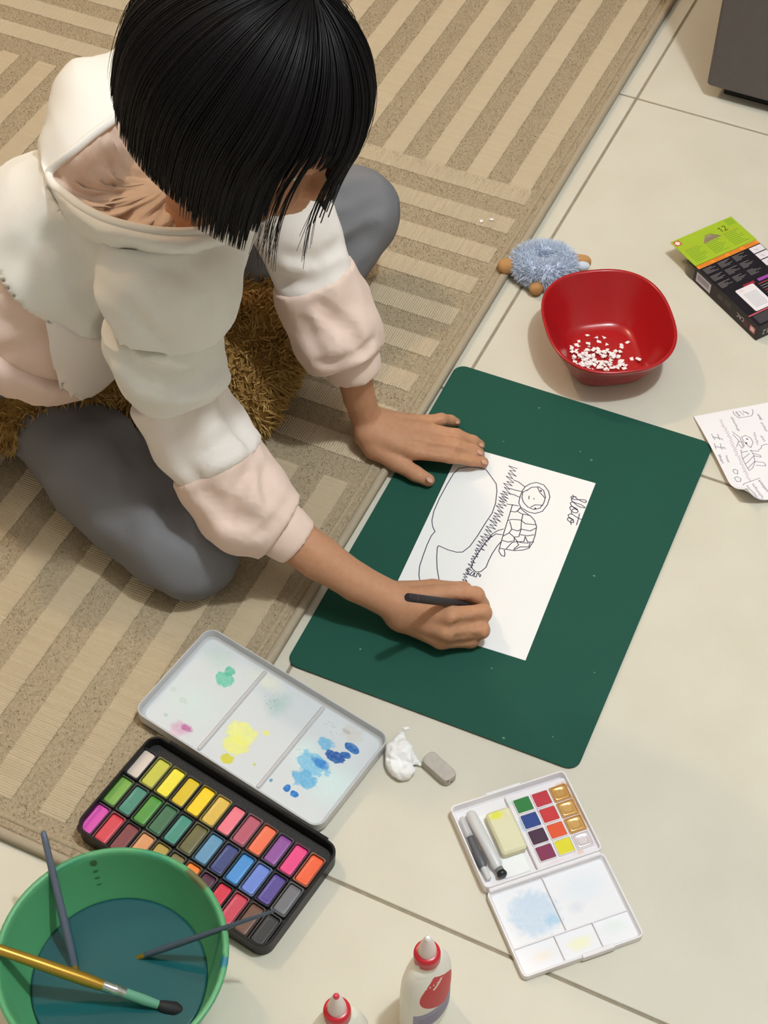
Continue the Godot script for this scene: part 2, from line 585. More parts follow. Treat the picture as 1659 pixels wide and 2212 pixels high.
func rug() -> void:
	# local x runs across the long edge, local -z along it
	var r := thing("rug", "beige carved rug with basketweave stripes and a corded edge under the girl", "rug", Vector3.ZERO, RUG)
	var pile := woven(col(182, 166, 139), col(160, 144, 118), 0.95, 8.0, 31, 0.05, 0.3, 0.2, 10.0)
	var loopm := woven(col(210, 194, 166), col(196, 180, 152), 0.95, 14.0, 37, 0.12, 0.3, 0.25, 12.0)
	var g := Geo.new()
	slab(g, 1.996, 2.52, 0.012, 0.0, 0.0072, 0.003, 4)
	part("pile", g.mesh(), pile, r, Vector3(-1.478, 0, -1.765))
	var cord := Geo.new()
	var line := []
	for p in rrect(2.0, 2.526, 0.012, 4): line.append(Vector3(p.x - 1.478, 0.0052, p.y - 1.765))
	line.append(line[0])
	tube(cord, line, [0.0052], 8, false)
	part("corded_edge", cord.mesh(false), woven(col(182, 168, 145), col(165, 151, 128), 0.95, 20.0, 33, 0.08, 0.3, 0.3), r)
	var groove := Geo.new()
	var line2 := []
	for p in rrect(1.972, 2.496, 0.012, 4): line2.append(Vector3(p.x - 1.478, 0.0055, p.y - 1.765))
	line2.append(line2[0])
	tube(groove, line2, [0.0035], 8, false)
	part("inner_cord", groove.mesh(false), pile, r)
	# the flat-woven stripes: ribbed strips, each with ragged ends
	var ribs := []
	for k in 3:
		var s := Geo.new()
		var n := 176
		for i in n:
			var z0 := -0.2355 + 0.471 * i / n
			var z1 := -0.2355 + 0.471 * (i + 1) / n
			var zm := (z0 + z1) * 0.5
			var wl := 0.0140 + rng.randf_range(-0.0002, 0.0009)
			var wr := 0.0140 + rng.randf_range(-0.0002, 0.0009)
			var top := 0.0088 + rng.randf_range(-0.0002, 0.0002)
			var low := 0.0076
			s.quad(Vector3(-wl, low, z0), Vector3(wr, low, z0), Vector3(wr, top, zm), Vector3(-wl, top, zm), 1)
			s.quad(Vector3(-wl, top, zm), Vector3(wr, top, zm), Vector3(wr, low, z1), Vector3(-wl, low, z1), 2)
			s.tri(Vector3(wr, low, z0), Vector3(wr, 0.006, zm), Vector3(wr, top, zm), 3)
			s.tri(Vector3(wr, low, z1), Vector3(wr, top, zm), Vector3(wr, 0.006, zm), 3)
			s.tri(Vector3(-wl, low, z0), Vector3(-wl, top, zm), Vector3(-wl, 0.006, zm), 4)
			s.tri(Vector3(-wl, low, z1), Vector3(-wl, 0.006, zm), Vector3(-wl, top, zm), 4)
		ribs.append(s.mesh(false))
	for c in 4:
		for w in 5:
			for k in 9:
				var u := -0.5196 - 0.4965 * c - 0.058 * k
				var v := 0.7685 + 0.4965 * w
				var t := 0.0
				if (c + w) % 2 == 1:
					u = -0.7375 - 0.4965 * c
					v = 0.5535 + 0.4965 * w + 0.0578 * k
					t = PI / 2
				if u < -2.42 or (c >= 2 and v > 2.3): continue
				part("woven_stripe", ribs[(k + c + w) % 3], loopm, r, Vector3(u, 0, -v), t)

	# the cut pile between the stripes, as far as it shows
	for tone in 2:
		var where := []
		while where.size() < 52000:
			var u := rng.randf_range(-1.32, -0.482)
			var v := rng.randf_range(0.506, 2.1)
			var c := int(floor((-0.4850 - u) / 0.4965))
			var w := int(floor((v - 0.5170) / 0.4965))
			if c >= 0 and w >= 0:
				var lu := -0.4850 - u - 0.4965 * c
				var lv := v - 0.5170 - 0.4965 * w
				if (c + w) % 2 == 0:
					var k := fposmod(lu - 0.0346 + 0.029, 0.058) - 0.029
					if absf(k) < 0.0146 and lv > 0.016 and lv < 0.487: continue
				else:
					var k := fposmod(lv - 0.0365 + 0.0289, 0.0578) - 0.0289
					if absf(k) < 0.0146 and lu > 0.017 and lu < 0.488: continue
			var n := Vector3(rng.randfn(0, 0.45), 1.0, rng.randfn(0, 0.45)).normalized()
			var x := n.cross(Vector3(rng.randfn(), 0.1, rng.randfn())).normalized()
			var sc := rng.randf_range(0.6, 1.15)
			where.append(Transform3D(Basis(x, n, x.cross(n)).scaled(Vector3(sc, sc, sc)), Vector3(u, 0.0066, -v)))
		tufts(r, where, 0.0030, 0.00055, mat(col(199, 182, 153) if tone == 0 else col(176, 159, 130), 0.95, 0.2), 0.5, "pile_tufts")

func cabinet() -> void:
	var c := thing("cabinet", "dark grey cabinet on a recessed black plinth at the edge of the tiles", "cabinet", Vector3(0.4222, 0.0000, -1.7960), TURN)
	var body := Geo.new()
	slab(body, 0.55, 0.5, 0.006, 0.02, 0.82, 0.003)
	part("body", body.mesh(), woven(col(104, 98, 96), col(98, 93, 91), 0.6, 2.0, 41), c, Vector3(0.275, 0, -0.25))
	part("plinth", slab(Geo.new(), 0.51, 0.46, 0.003, 0.0, 0.024, 0.001).mesh(), mat(col(24, 22, 21), 0.7), c, Vector3(0.275, 0, -0.25))
	part("top_panel", slab(Geo.new(), 0.556, 0.506, 0.006, 0.8205, 0.84, 0.002).mesh(), mat(col(92, 87, 85), 0.5), c, Vector3(0.275, 0, -0.25))

func mat_and_papers() -> void:
	var cm := thing("cutting_mat", "dark green cutting mat with rounded corners lying on the cream tiles", "mat", Vector3(0.13067, 0, -1.04094), deg_to_rad(-23.802))
	var im := pic(512, 768, Color.WHITE)
	var n := FastNoiseLite.new()
	n.seed = 5
	n.frequency = 0.35
	for y in 768:
		for x in 512:
			var d := 1.0 + 0.05 * n.get_noise_2d(x, y) + 0.02 * n.get_noise_2d(x * 0.02, y * 0.02)
			im.set_pixel(x, y, Color(0.118 * d, 0.312 * d, 0.258 * d))
	for p in [[.36, .06], [.62, .17], [.57, .155], [.75, .985], [.62, .83], [.89, .94], [.3, .2], [.8, .5], [.2, .9], [.93, .75]]:
		blot(im, Vector2(p[0] * 512, p[1] * 768), Vector2(2.2, 1.6), Color(0.75, 0.82, 0.76, 0.7), int(p[0] * 100), 0.5, 0.4)
	part("green_face", slab(Geo.new(), 0.3, 0.4441, 0.0125, 0.0014, 0.0025, 0.0004, 8).mesh(), pmat(im, 0.65, 0.3), cm)
	part("brown_core", slab(Geo.new(), 0.2996, 0.4437, 0.0123, 0.0, 0.0015, 0.0003, 8).mesh(), mat(col(120, 92, 72), 0.8), cm)

	var dr := pic(640, 1032, col(243, 243, 242))
	var ink := Color(0.2, 0.17, 0.25, 1.0)
	var w := 3.6
	var lines := [
pts([99, 592, 144, 599, 184, 598, 209, 587, 228, 546, 240, 479, 250, 393, 259, 334, 255, 274, 238, 204, 221, 164, 185, 131, 151, 101, 116, 101, 72, 113, 34, 138, 21, 178, 15, 251, 11, 338, 13, 417, 23, 469, 38, 501, 57, 523, 50, 552, 50, 607, 54, 664, 60, 727, 73, 772, 88, 801, 98, 819, 120, 852]),
pts([99, 592, 97, 604, 113, 656, 135, 712, 160, 760, 180, 791, 199, 815]),
pts([349, 134, 365, 109, 388, 92, 424, 94, 455, 121, 471, 153, 474, 198, 465, 243, 438, 267, 407, 269, 369, 257, 351, 234, 345, 194, 345, 156, 349, 134]),
pts([364, 152, 376, 128, 406, 113, 433, 125, 453, 160, 456, 197, 449, 230, 426, 247, 396, 243, 369, 223, 354, 198, 349, 169, 363, 149]),
pts([382, 180, 387, 197]),
pts([402, 118, 421, 142, 451, 165]),
pts([409, 238, 423, 219, 444, 213, 457, 210]),
pts([288, 115, 312, 118, 347, 135]),
pts([288, 169, 314, 169, 345, 167]),
pts([295, 199, 317, 197, 345, 202]),
pts([303, 260, 325, 257, 355, 251]),
pts([328, 254, 333, 305, 338, 364, 344, 435, 348, 471, 352, 510, 379, 506, 417, 499, 451, 483, 473, 463, 478, 428, 476, 385, 467, 336, 448, 306, 429, 291, 396, 277, 367, 262]),
pts([331, 295, 354, 290, 363, 275, 366, 258]),
pts([366, 258, 360, 283, 382, 290, 421, 286]),
pts([389, 291, 394, 327, 407, 374, 411, 413]),
pts([338, 348, 352, 336, 391, 325, 415, 338, 460, 328]),
pts([348, 352, 369, 389, 365, 413, 393, 428, 412, 417]),
pts([369, 389, 398, 389, 407, 374, 448, 370, 468, 343]),
pts([414, 405, 446, 400, 470, 384]),
pts([346, 439, 365, 413]),
pts([347, 464, 377, 464, 400, 447, 394, 431, 417, 448, 441, 435, 437, 407, 457, 433, 482, 423]),
pts([381, 502, 393, 461, 411, 447, 425, 463, 413, 490]),
pts([413, 497, 435, 470, 470, 457, 468, 432]),
pts([417, 448, 438, 444, 462, 438]),
pts([352, 510, 355, 527, 373, 545, 387, 545, 384, 530, 375, 512]),
pts([334, 402, 315, 417, 297, 446, 288, 487, 278, 542, 269, 607, 270, 646, 279, 660, 300, 670, 318, 660, 331, 630, 330, 594, 332, 550, 339, 504, 346, 475]),
pts([338, 434, 312, 440, 297, 465, 293, 485]),
pts([290, 667, 281, 681, 280, 696, 291, 695, 293, 676]),
pts([296, 675, 297, 696, 308, 696, 306, 675]),
pts([309, 674, 323, 689, 324, 679, 311, 670]),
pts([563, 104, 570, 113, 581, 109, 572, 110, 560, 115, 560, 121, 565, 125, 577, 127, 589, 123, 603, 118, 616, 113, 627, 113, 632, 119, 628, 127, 617, 127, 605, 123, 591, 120, 580, 114]),
pts([570, 117, 565, 125, 566, 134, 576, 142, 593, 144, 611, 144, 627, 149, 637, 156, 630, 158, 612, 159, 596, 154, 585, 147, 576, 143, 570, 145, 567, 153, 573, 163, 582, 169, 594, 171, 606, 176, 608, 181, 598, 178, 585, 171, 575, 170, 572, 178, 576, 186, 584, 193, 590, 181, 599, 175, 609, 181, 614, 189, 609, 198, 597, 200, 587, 196, 587, 204, 592, 211, 605, 216, 620, 222, 642, 227]),
pts([623, 197, 627, 227, 629, 263]),
pts([592, 211, 582, 215, 578, 224, 585, 233, 597, 236, 608, 241, 595, 239, 585, 236, 581, 244, 585, 252, 596, 257, 606, 259, 612, 256, 612, 249, 605, 242, 599, 249, 600, 258, 606, 270])]
	for l: PackedVector2Array in lines: stroke(dr, l, w, ink)
	for d in [pts([422, 131, 424, 133]), pts([429, 238, 431, 240])]: stroke(dr, d, 7.5, Color(0.17, 0.15, 0.22))
	stroke(dr, pts([407, 187, 408, 188]), 5.0, Color(0.17, 0.15, 0.22))
	# the grass line: zigzags
	var path: PackedVector2Array = pts([264, 38, 272, 121, 279, 204, 280, 257, 289, 330, 282, 393, 277, 472, 271, 537, 266, 597, 266, 662, 264, 698, 269, 760, 272, 815])
	var zig := PackedVector2Array()
	for i in 92:
		var t := i / 92.0 * (path.size() - 1)
		var a := path[int(t)].lerp(path[mini(int(t) + 1, path.size() - 1)], t - int(t))
		var am := (18.0 if i < 56 else 10.0) * (1.0 + 0.35 * sin(i * 1.9))
		zig.append(a + Vector2(am * (1 if i % 2 == 0 else -1), 3.0 * sin(i * 2.3) + am * 0.35 * (1 if i % 2 == 0 else -1)))
	stroke(dr, zig, 3.0, ink)
	var sheet := thing("drawing_paper", "white drawing paper with a sketched turtle-shelled animal on the green cutting mat", "paper", Vector3(0.11109, 0.0026, -1.0407), deg_to_rad(-21.001))
	part("sheet", slab(Geo.new(), 0.15033, 0.24252, 0.0003, 0.0, 0.0004, 0.0001, 2).mesh(), pmat(dr, 0.85, 0.25), sheet)

	# the sheet of notes by the right border, its near corner curled up
	var nt := pic(900, 640, col(240, 238, 241))
	var pk := Color(0.62, 0.5, 0.55, 0.8)
	var gy := Color(0.4, 0.38, 0.44, 0.85)
	for l: PackedVector2Array in [
pts([147, 164, 170, 212, 164, 273]),
pts([143, 182, 156, 232, 132, 265]),
pts([180, 211, 203, 205, 223, 229, 223, 260, 199, 289, 186, 263, 178, 238, 180, 211]),
pts([154, 239, 172, 244, 171, 271, 154, 282, 148, 253]),
pts([145, 291, 134, 334, 132, 384, 135, 429, 160, 417, 186, 382, 197, 339, 194, 303]),
pts([142, 306, 177, 307]),
pts([131, 349, 180, 323]),
pts([135, 384, 196, 342]),
pts([135, 414, 189, 375]),
pts([189, 306, 231, 320]),
pts([195, 323, 230, 347, 228, 358, 196, 342]),
pts([187, 378, 230, 396, 230, 419, 183, 404]),
pts([211, 17, 208, 40, 218, 75, 253, 77, 290, 77, 308, 53, 313, 30]),
pts([241, 24, 254, 60]),
pts([38, 152, 40, 195]),
pts([68, 160, 65, 198]),
pts([27, 220, 21, 260]),
pts([57, 227, 50, 268]),
pts([63, 520, 77, 509, 169, 491]),
pts([231, 313, 249, 305, 259, 289, 285, 283, 313, 302]),
pts([53, 413, 65, 405, 78, 416, 69, 440, 54, 432, 53, 413]),
pts([42, 463, 60, 456, 73, 474, 64, 491, 44, 489, 42, 463]),
pts([72, 629, 79, 634, 151, 641])]: stroke(nt, l, 3.2, gy)
	for l: PackedVector2Array in [pts([201, 229, 203, 232]), pts([187, 253, 189, 258])]: stroke(nt, l, 7.0, Color(0.2, 0.2, 0.24))
	for row in [[pts([122, 59, 111, 502]), 13.0, 64, pk], [pts([185, 59, 181, 168]), 9.0, 26, gy], [pts([23, 299, 18, 359]), 9.0, 16, gy], [pts([58, 308, 52, 356]), 7.0, 12, gy],
		[pts([37, 171, 82, 202]), 8.0, 14, gy], [pts([25, 242, 73, 262]), 8.0, 12, gy], [pts([324, 73, 328, 118]), 9.0, 14, gy], [pts([320, 136, 323, 203]), 8.0, 16, gy], [pts([255, 194, 241, 280]), 9.0, 16, gy],
		[pts([282, 224, 284, 264]), 8.0, 10, gy], [pts([82, 525, 87, 629]), 10.0, 26, gy], [pts([117, 519, 126, 632]), 10.0, 26, gy], [pts([158, 503, 169, 591]), 10.0, 24, gy], [pts([223, 24, 231, 66]), 8.0, 14, gy], [pts([260, 29, 282, 59]), 8.0, 14, gy]]:
		var sc := PackedVector2Array()
		var ln: PackedVector2Array = row[0]
		var dir := (ln[1] - ln[0]).normalized()
		for i in row[2]:
			var t: float = float(i) / (row[2] - 1)
			sc.append(ln[0].lerp(ln[1], t) + dir.orthogonal() * row[1] * (0.9 if i % 2 == 0 else -0.9) * rng.randf_range(0.3, 1.0) + dir * rng.randf_range(-2, 2))
		stroke(nt, sc, 2.0, row[3])
	var ns := thing("note_sheet", "white sheet of pencilled notes and sketches with a curled corner beside the mat", "paper", Vector3(0.3405, 0.0012, -1.2241), deg_to_rad(13.83))
	var sg := Geo.new()
	var gp := func(i: int, j: int, dy: float) -> Vector3:
		var u := i / 28.0
		var v := j / 20.0
		var x := u * 0.19
		var z := v * 0.134
		var curl := maxf(0.0, 1.0 - Vector2(x, 0.134 - z).length() / 0.03)
		var lift := 0.0035 * exp(-x / 0.012) * smoothstep(0.0, 0.5, v) + 0.002 * sin(u * 7.0) * sin(v * 5.0) * sin(v * 5.0) + 0.0022
		if z > 0.104: x += curl * 0.006
		return Vector3(x, lift * minf(1.0, v * 6.0 + 0.2) + curl * curl * 0.02 + dy, z - curl * 0.004)
	for i in 28:
		for j in 20:
			for s in 2:
				var d := 0.0003 * (1 - s)
				var q := [[i, j], [i + 1, j], [i + 1, j + 1], [i, j + 1]]
				if s == 1: q.reverse()
				sg.quad(gp.call(q[0][0], q[0][1], d), gp.call(q[1][0], q[1][1], d), gp.call(q[2][0], q[2][1], d), gp.call(q[3][0], q[3][1], d), s,
					Vector2(q[0][0] / 28.0, q[0][1] / 20.0), Vector2(q[1][0] / 28.0, q[1][1] / 20.0), Vector2(q[2][0] / 28.0, q[2][1] / 20.0), Vector2(q[3][0] / 28.0, q[3][1] / 20.0))
	part("sheet", sg.mesh(), pmat(nt, 0.85, 0.25), ns)

func bowl() -> void:
	var b := thing("bowl", "glossy red rounded-square plastic bowl holding white paper scraps", "bowl", Vector3(0.2494, 0, -1.3185), deg_to_rad(8))
	var g := Geo.new()
	var L := []
	for p in [[.078, .0, 4.0], [.083, .0012, 3.6], [.087, .004, 3.5], [.112, .026, 2.9], [.138, .049, 2.5], [.1445, .0555, 2.5], [.1455, .057, 2.5], [.1445, .058, 2.5], [.1395, .058, 2.5], [.1385, .057, 2.5], [.131, .049, 2.5], [.106, .027, 2.9], [.084, .0085, 3.3], [.077, .0052, 3.4], [.066, .004, 3.4]]:
		L.append([supere(p[0], p[0] * 1.13, p[2], 72), p[1]])
	loft(g, L, true, true, true)
	var m := mat(col(168, 24, 28), 0.24, 0.5)
	part("shell", g.mesh(), m, b)
	var scrap := []
	for k in 6:
		var s := Geo.new()
		var o := PackedVector2Array()
		var c := 4 if k < 4 else 3
		for i in c:
			var a := TAU * i / c + 0.4 + rng.randf_range(-0.3, 0.3)
			o.append(Vector2(cos(a) * rng.randf_range(0.7, 1.1), sin(a) * rng.randf_range(0.5, 1.0)) * 0.0035)
		loft(s, [[o, 0.0], [o, 0.0005]])
		scrap.append(s.mesh())
	var pm := mat(col(244, 240, 238), 0.8, 0.3)
	var names_done := 0
	for i in 150:
		var a := rng.randf() * TAU
		var q := Vector2(cos(a), sin(a)) * sqrt(rng.randf()) * 0.034
		if i < 115: q = Vector2(-0.012, 0.010) + Vector2(rng.randfn(0, 0.017), rng.randfn(0, 0.010))
		q.x = clampf(q.x, -0.036, 0.036)
		q.y = clampf(q.y, -0.034, 0.034)
		var h := 0.0042 + maxf(0.0, (absf(q.x) - 0.033)) * 0.8 + maxf(0.0, q.y - 0.031) * 0.8
		if i < 115: h += rng.randf() * 0.0035
		var w := b.transform * Vector3(q.x, h, q.y)
		var o := part("paper_scrap", scrap[i % 6], pm, self, w)
		o.rotation = Vector3(rng.randf_range(-0.25, 0.25), rng.randf() * TAU, rng.randf_range(-0.25, 0.25))
		tag(o, "tiny white paper scrap lying in the bottom of the red bowl", "paper scrap", "paper scraps in the red bowl")

	for q in [[Vector3(0.1187, 0.0092, -1.5396), "white paper crumb lying on a rug stripe left of the blue plush ring"], [Vector3(0.1312, 0.0092, -1.5430), "smaller white paper crumb on the same rug stripe, nearer the rug edge"], [Vector3(0.0212, 0.0004, -0.8253), "tiny white crumb on the tile above the kneaded eraser"]]:
		var o := part("paper_crumb", scrap[names_done], pm, self, q[0])
		names_done += 1
		tag(o, q[1], "crumb")

func paint_tin() -> void:
	var tilt := -0.048
	var base := thing("paint_tin", "black metal watercolour tin of thirty-six bright paint pans, its white lid open", "paint set", Vector3(-0.1578, 0.0048, -0.6985), 0)
	base.rotation = Vector3(0, deg_to_rad(-33), tilt)
	var black := woven(col(40, 38, 38), col(22, 21, 22), 0.38, 12.0, 51, 0.04)
	part("tray", tray(Geo.new(), 0.209, 0.116, 0.0125, 0.02, 0.0024, 0.004).mesh(), black, base)
	var insert := Geo.new()
	slab(insert, 0.2035, 0.1105, 0.009, 0.004, 0.0095, 0.001)
	part("insert", insert.mesh(), woven(col(66, 66, 66), col(24, 24, 25), 0.5, 26.0, 53, 0.05), base)
	var hues := [
		[[212, 198, 186], [190, 190, 60], [236, 222, 60], [214, 186, 30], [250, 206, 22], [214, 178, 66], [232, 118, 134], [178, 82, 104], [232, 110, 74], [132, 62, 148], [226, 62, 130], [232, 92, 46]],
		[[112, 164, 62], [44, 128, 108], [64, 142, 44], [30, 98, 62], [44, 134, 118], [92, 90, 44], [84, 142, 180], [20, 46, 116], [52, 136, 208], [92, 124, 208], [66, 44, 138], [98, 98, 104]],
		[[216, 74, 174], [206, 46, 66], [122, 54, 60], [214, 150, 98], [176, 150, 70], [112, 100, 52], [240, 128, 40], [72, 28, 56], [208, 38, 66], [196, 40, 70], [104, 70, 54], [30, 30, 32]]]
	var stain := [[118, 124, 112], [150, 160, 96], [120, 118, 132]]
	var ring := Geo.new()
	loft(ring, [[rrect(0.0158, 0.0322, 0.002, 3), 0.0], [rrect(0.0158, 0.0322, 0.002, 3), 0.0066], [rrect(0.0152, 0.0316, 0.0018, 3), 0.0072], [rrect(0.0134, 0.0296, 0.0022, 3), 0.0072], [rrect(0.0130, 0.0292, 0.0022, 3), 0.0066], [rrect(0.0128, 0.0290, 0.0022, 3), 0.0036]], true, true)
	var ringm := ring.mesh()
	var cakes := []
	for k in 3:
		var g := Geo.new()
		loft(g, [[rrect(0.0126, 0.0286, 0.002, 3), 0.0036], [rrect(0.0122, 0.0282, 0.002, 3), 0.0056], [rrect(0.0112, 0.0270, 0.002, 3), 0.0061], [rrect(0.0074, 0.021, 0.002, 3), 0.0061 - 0.0004 * k]], false, true, true)
		cakes.append(g.mesh(false))
	for row in 3:
		for c in 12:
			var h: Array = hues[row][c]
			var st: Array = [h[0] * 0.45 + 50, h[1] * 0.45 + 52, h[2] * 0.45 + 50]
			if (row + c * 2) % 3 == 0: st = [62, 62, 64]
			var at := Vector3(-0.0022 + (c - 5.5) * 0.01703, 0.0072, 0.0062 + (row - 1) * 0.0336)
			var pan := part("paint_pan", ringm, woven(col(st[0], st[1], st[2]), col(38, 36, 38), 0.55, 60.0, 60 + row * 12 + c, 0.05) if c % 2 == 0 else mat(col(st[0] * 0.8, st[1] * 0.8, st[2] * 0.8), 0.5), base, at)
			var cm := mat(col(h[0], h[1], h[2]), 0.45)
			cm.clearcoat_enabled = c % 4 == 1 or row == 1
			cm.clearcoat = 0.4
			part("paint_cake", cakes[(row + c) % 3], cm, pan)
	var hinge := Geo.new()
	tube(hinge, [Vector3(-0.085, 0.0195, -0.0575), Vector3(0.09, 0.0195, -0.0575)], [0.0022], 8)
	part("hinge", hinge.mesh(), black, base)
	# stains of mixed paint on the white lid
	var im := pic(1040, 560, col(212, 218, 222))
	var spots := [
		[Vector2(106, 85), 120, 90, [168, 208, 190], .35, .3, .9], [Vector2(167, 361), 190, 150, [206, 232, 226], .6, .2, .9], [Vector2(506, 127), 70, 90, [160, 196, 188], .6, .3, .9], [Vector2(374, 46), 130, 60, [240, 240, 214], .8, .2, .9],
		[Vector2(966, 329), 170, 170, [206, 232, 234], .8, .2, .8], [Vector2(770, 264), 90, 120, [214, 238, 236], .7, .2, .8],
		[Vector2(207, 161), 40, 36, [96, 196, 168], .9, .6, .15], [Vector2(198, 109), 22, 22, [72, 180, 152], .8, .6, .2], [Vector2(39, 356), 15, 13, [200, 208, 204], .8, .3, .3], [Vector2(118, 378), 22, 13, [196, 210, 204], .8, .3, .3], [Vector2(99, 492), 10, 8, [176, 204, 198], .9, .2, .3],
		[Vector2(203, 511), 48, 34, [206, 158, 190], .75, .5, .6], [Vector2(223, 490), 26, 16, [172, 78, 142], .85, .6, .5], [Vector2(196, 550), 34, 22, [222, 186, 208], .7, .5, .6],
		[Vector2(456, 357), 66, 52, [236, 240, 140], .95, .4, .2], [Vector2(469, 431), 54, 44, [234, 236, 128], .95, .4, .2], [Vector2(484, 515), 26, 26, [210, 204, 40], .9, .7, .3], [Vector2(551, 289), 15, 11, [232, 234, 110], .9, .3, .2], [Vector2(608, 461), 6, 6, [204, 200, 70], .9, .3, .2],
		[Vector2(825, 293), 60, 40, [122, 190, 226], .95, .6, .2], [Vector2(845, 387), 44, 32, [96, 174, 222], .95, .6, .2], [Vector2(820, 167), 26, 22, [110, 180, 222], .95, .6, .2], [Vector2(896, 201), 34, 20, [20, 76, 156], .98, .4, .1], [Vector2(857, 271), 34, 17, [44, 120, 200], .95, .5, .4], [Vector2(936, 115), 28, 15, [22, 92, 172], .98, .4, .1],
		[Vector2(934, 164), 18, 12, [26, 88, 168], .98, .5, .1], [Vector2(807, 473), 14, 16, [24, 106, 190], .98, .4, .1], [Vector2(853, 480), 16, 14, [22, 110, 196], .98, .4, .1], [Vector2(892, 49), 50, 40, [208, 206, 200], .85, .5, .4], [Vector2(865, 54), 20, 10, [180, 178, 172], .8, .5, .3], [Vector2(987, -21), 6, 5, [24, 70, 130], 1, .2, .1], [Vector2(670, -47), 6, 5, [36, 58, 100], 1, .2, .1], [Vector2(702, 40), 5, 4, [36, 80, 130], 1, .2, .1], [Vector2(722, 485), 6, 7, [60, 130, 170], .9, .4, .2]]
	var q := 0
	for s in spots:
		q += 1
		blot(im, s[0], Vector2(s[1], s[2]) * (1.0 if q <= 6 else 1.55 if q > 19 and q < 27 else 1.3), Color(s[3][0] / 255.0, s[3][1] / 255.0, s[3][2] / 255.0, s[4]), 100 + q, s[5] * 0.7, s[6])
	for i in 46:
		var at: Vector2 = (Vector2(475, 134) if i < 26 else Vector2(789, 71)) + Vector2(rng.randfn(0, 20), rng.randfn(0, 20))
		blot(im, at, Vector2(rng.randf_range(1, 3.2), rng.randf_range(1, 2.4)), Color(0.2, 0.42, 0.5, 0.85), 200 + i, 0.3, 0.3)
	var lid := Node3D.new()
	lid.name = "lid"
	base.add_child(lid)
	lid.transform = base.transform.affine_inverse() * Transform3D(Basis.from_euler(Vector3(0, deg_to_rad(-34), tilt)), Vector3(-0.1148, 0.0078, -0.8185))
	var enamel := mat(col(196, 196, 197), 0.28, 0.5)
	part("rim", tray(Geo.new(), 0.2135, 0.117, 0.0115, 0.0125, 0.0013, 0.0028).mesh(), enamel, lid)
	var wet := pmat(im, 0.3, 0.5)
	wet.clearcoat_enabled = true
	wet.clearcoat = 0.5
	wet.clearcoat_roughness = 0.12
	part("mixing_floor", slab(Geo.new(), 0.2035, 0.107, 0.009, 0.0026, 0.0036, 0.0006).mesh(), wet, lid)
	for s in [-1, 1]:
		var rg := Geo.new()
		loft(rg, [[rrect(0.005, 0.106, 0.002, 3), 0.0034], [rrect(0.0036, 0.105, 0.0016, 3), 0.0048], [rrect(0.0016, 0.104, 0.0008, 3), 0.0054]], false, true, true)
		part("divider", rg.mesh(false), enamel, lid, Vector3(s * 0.0342, 0, 0))

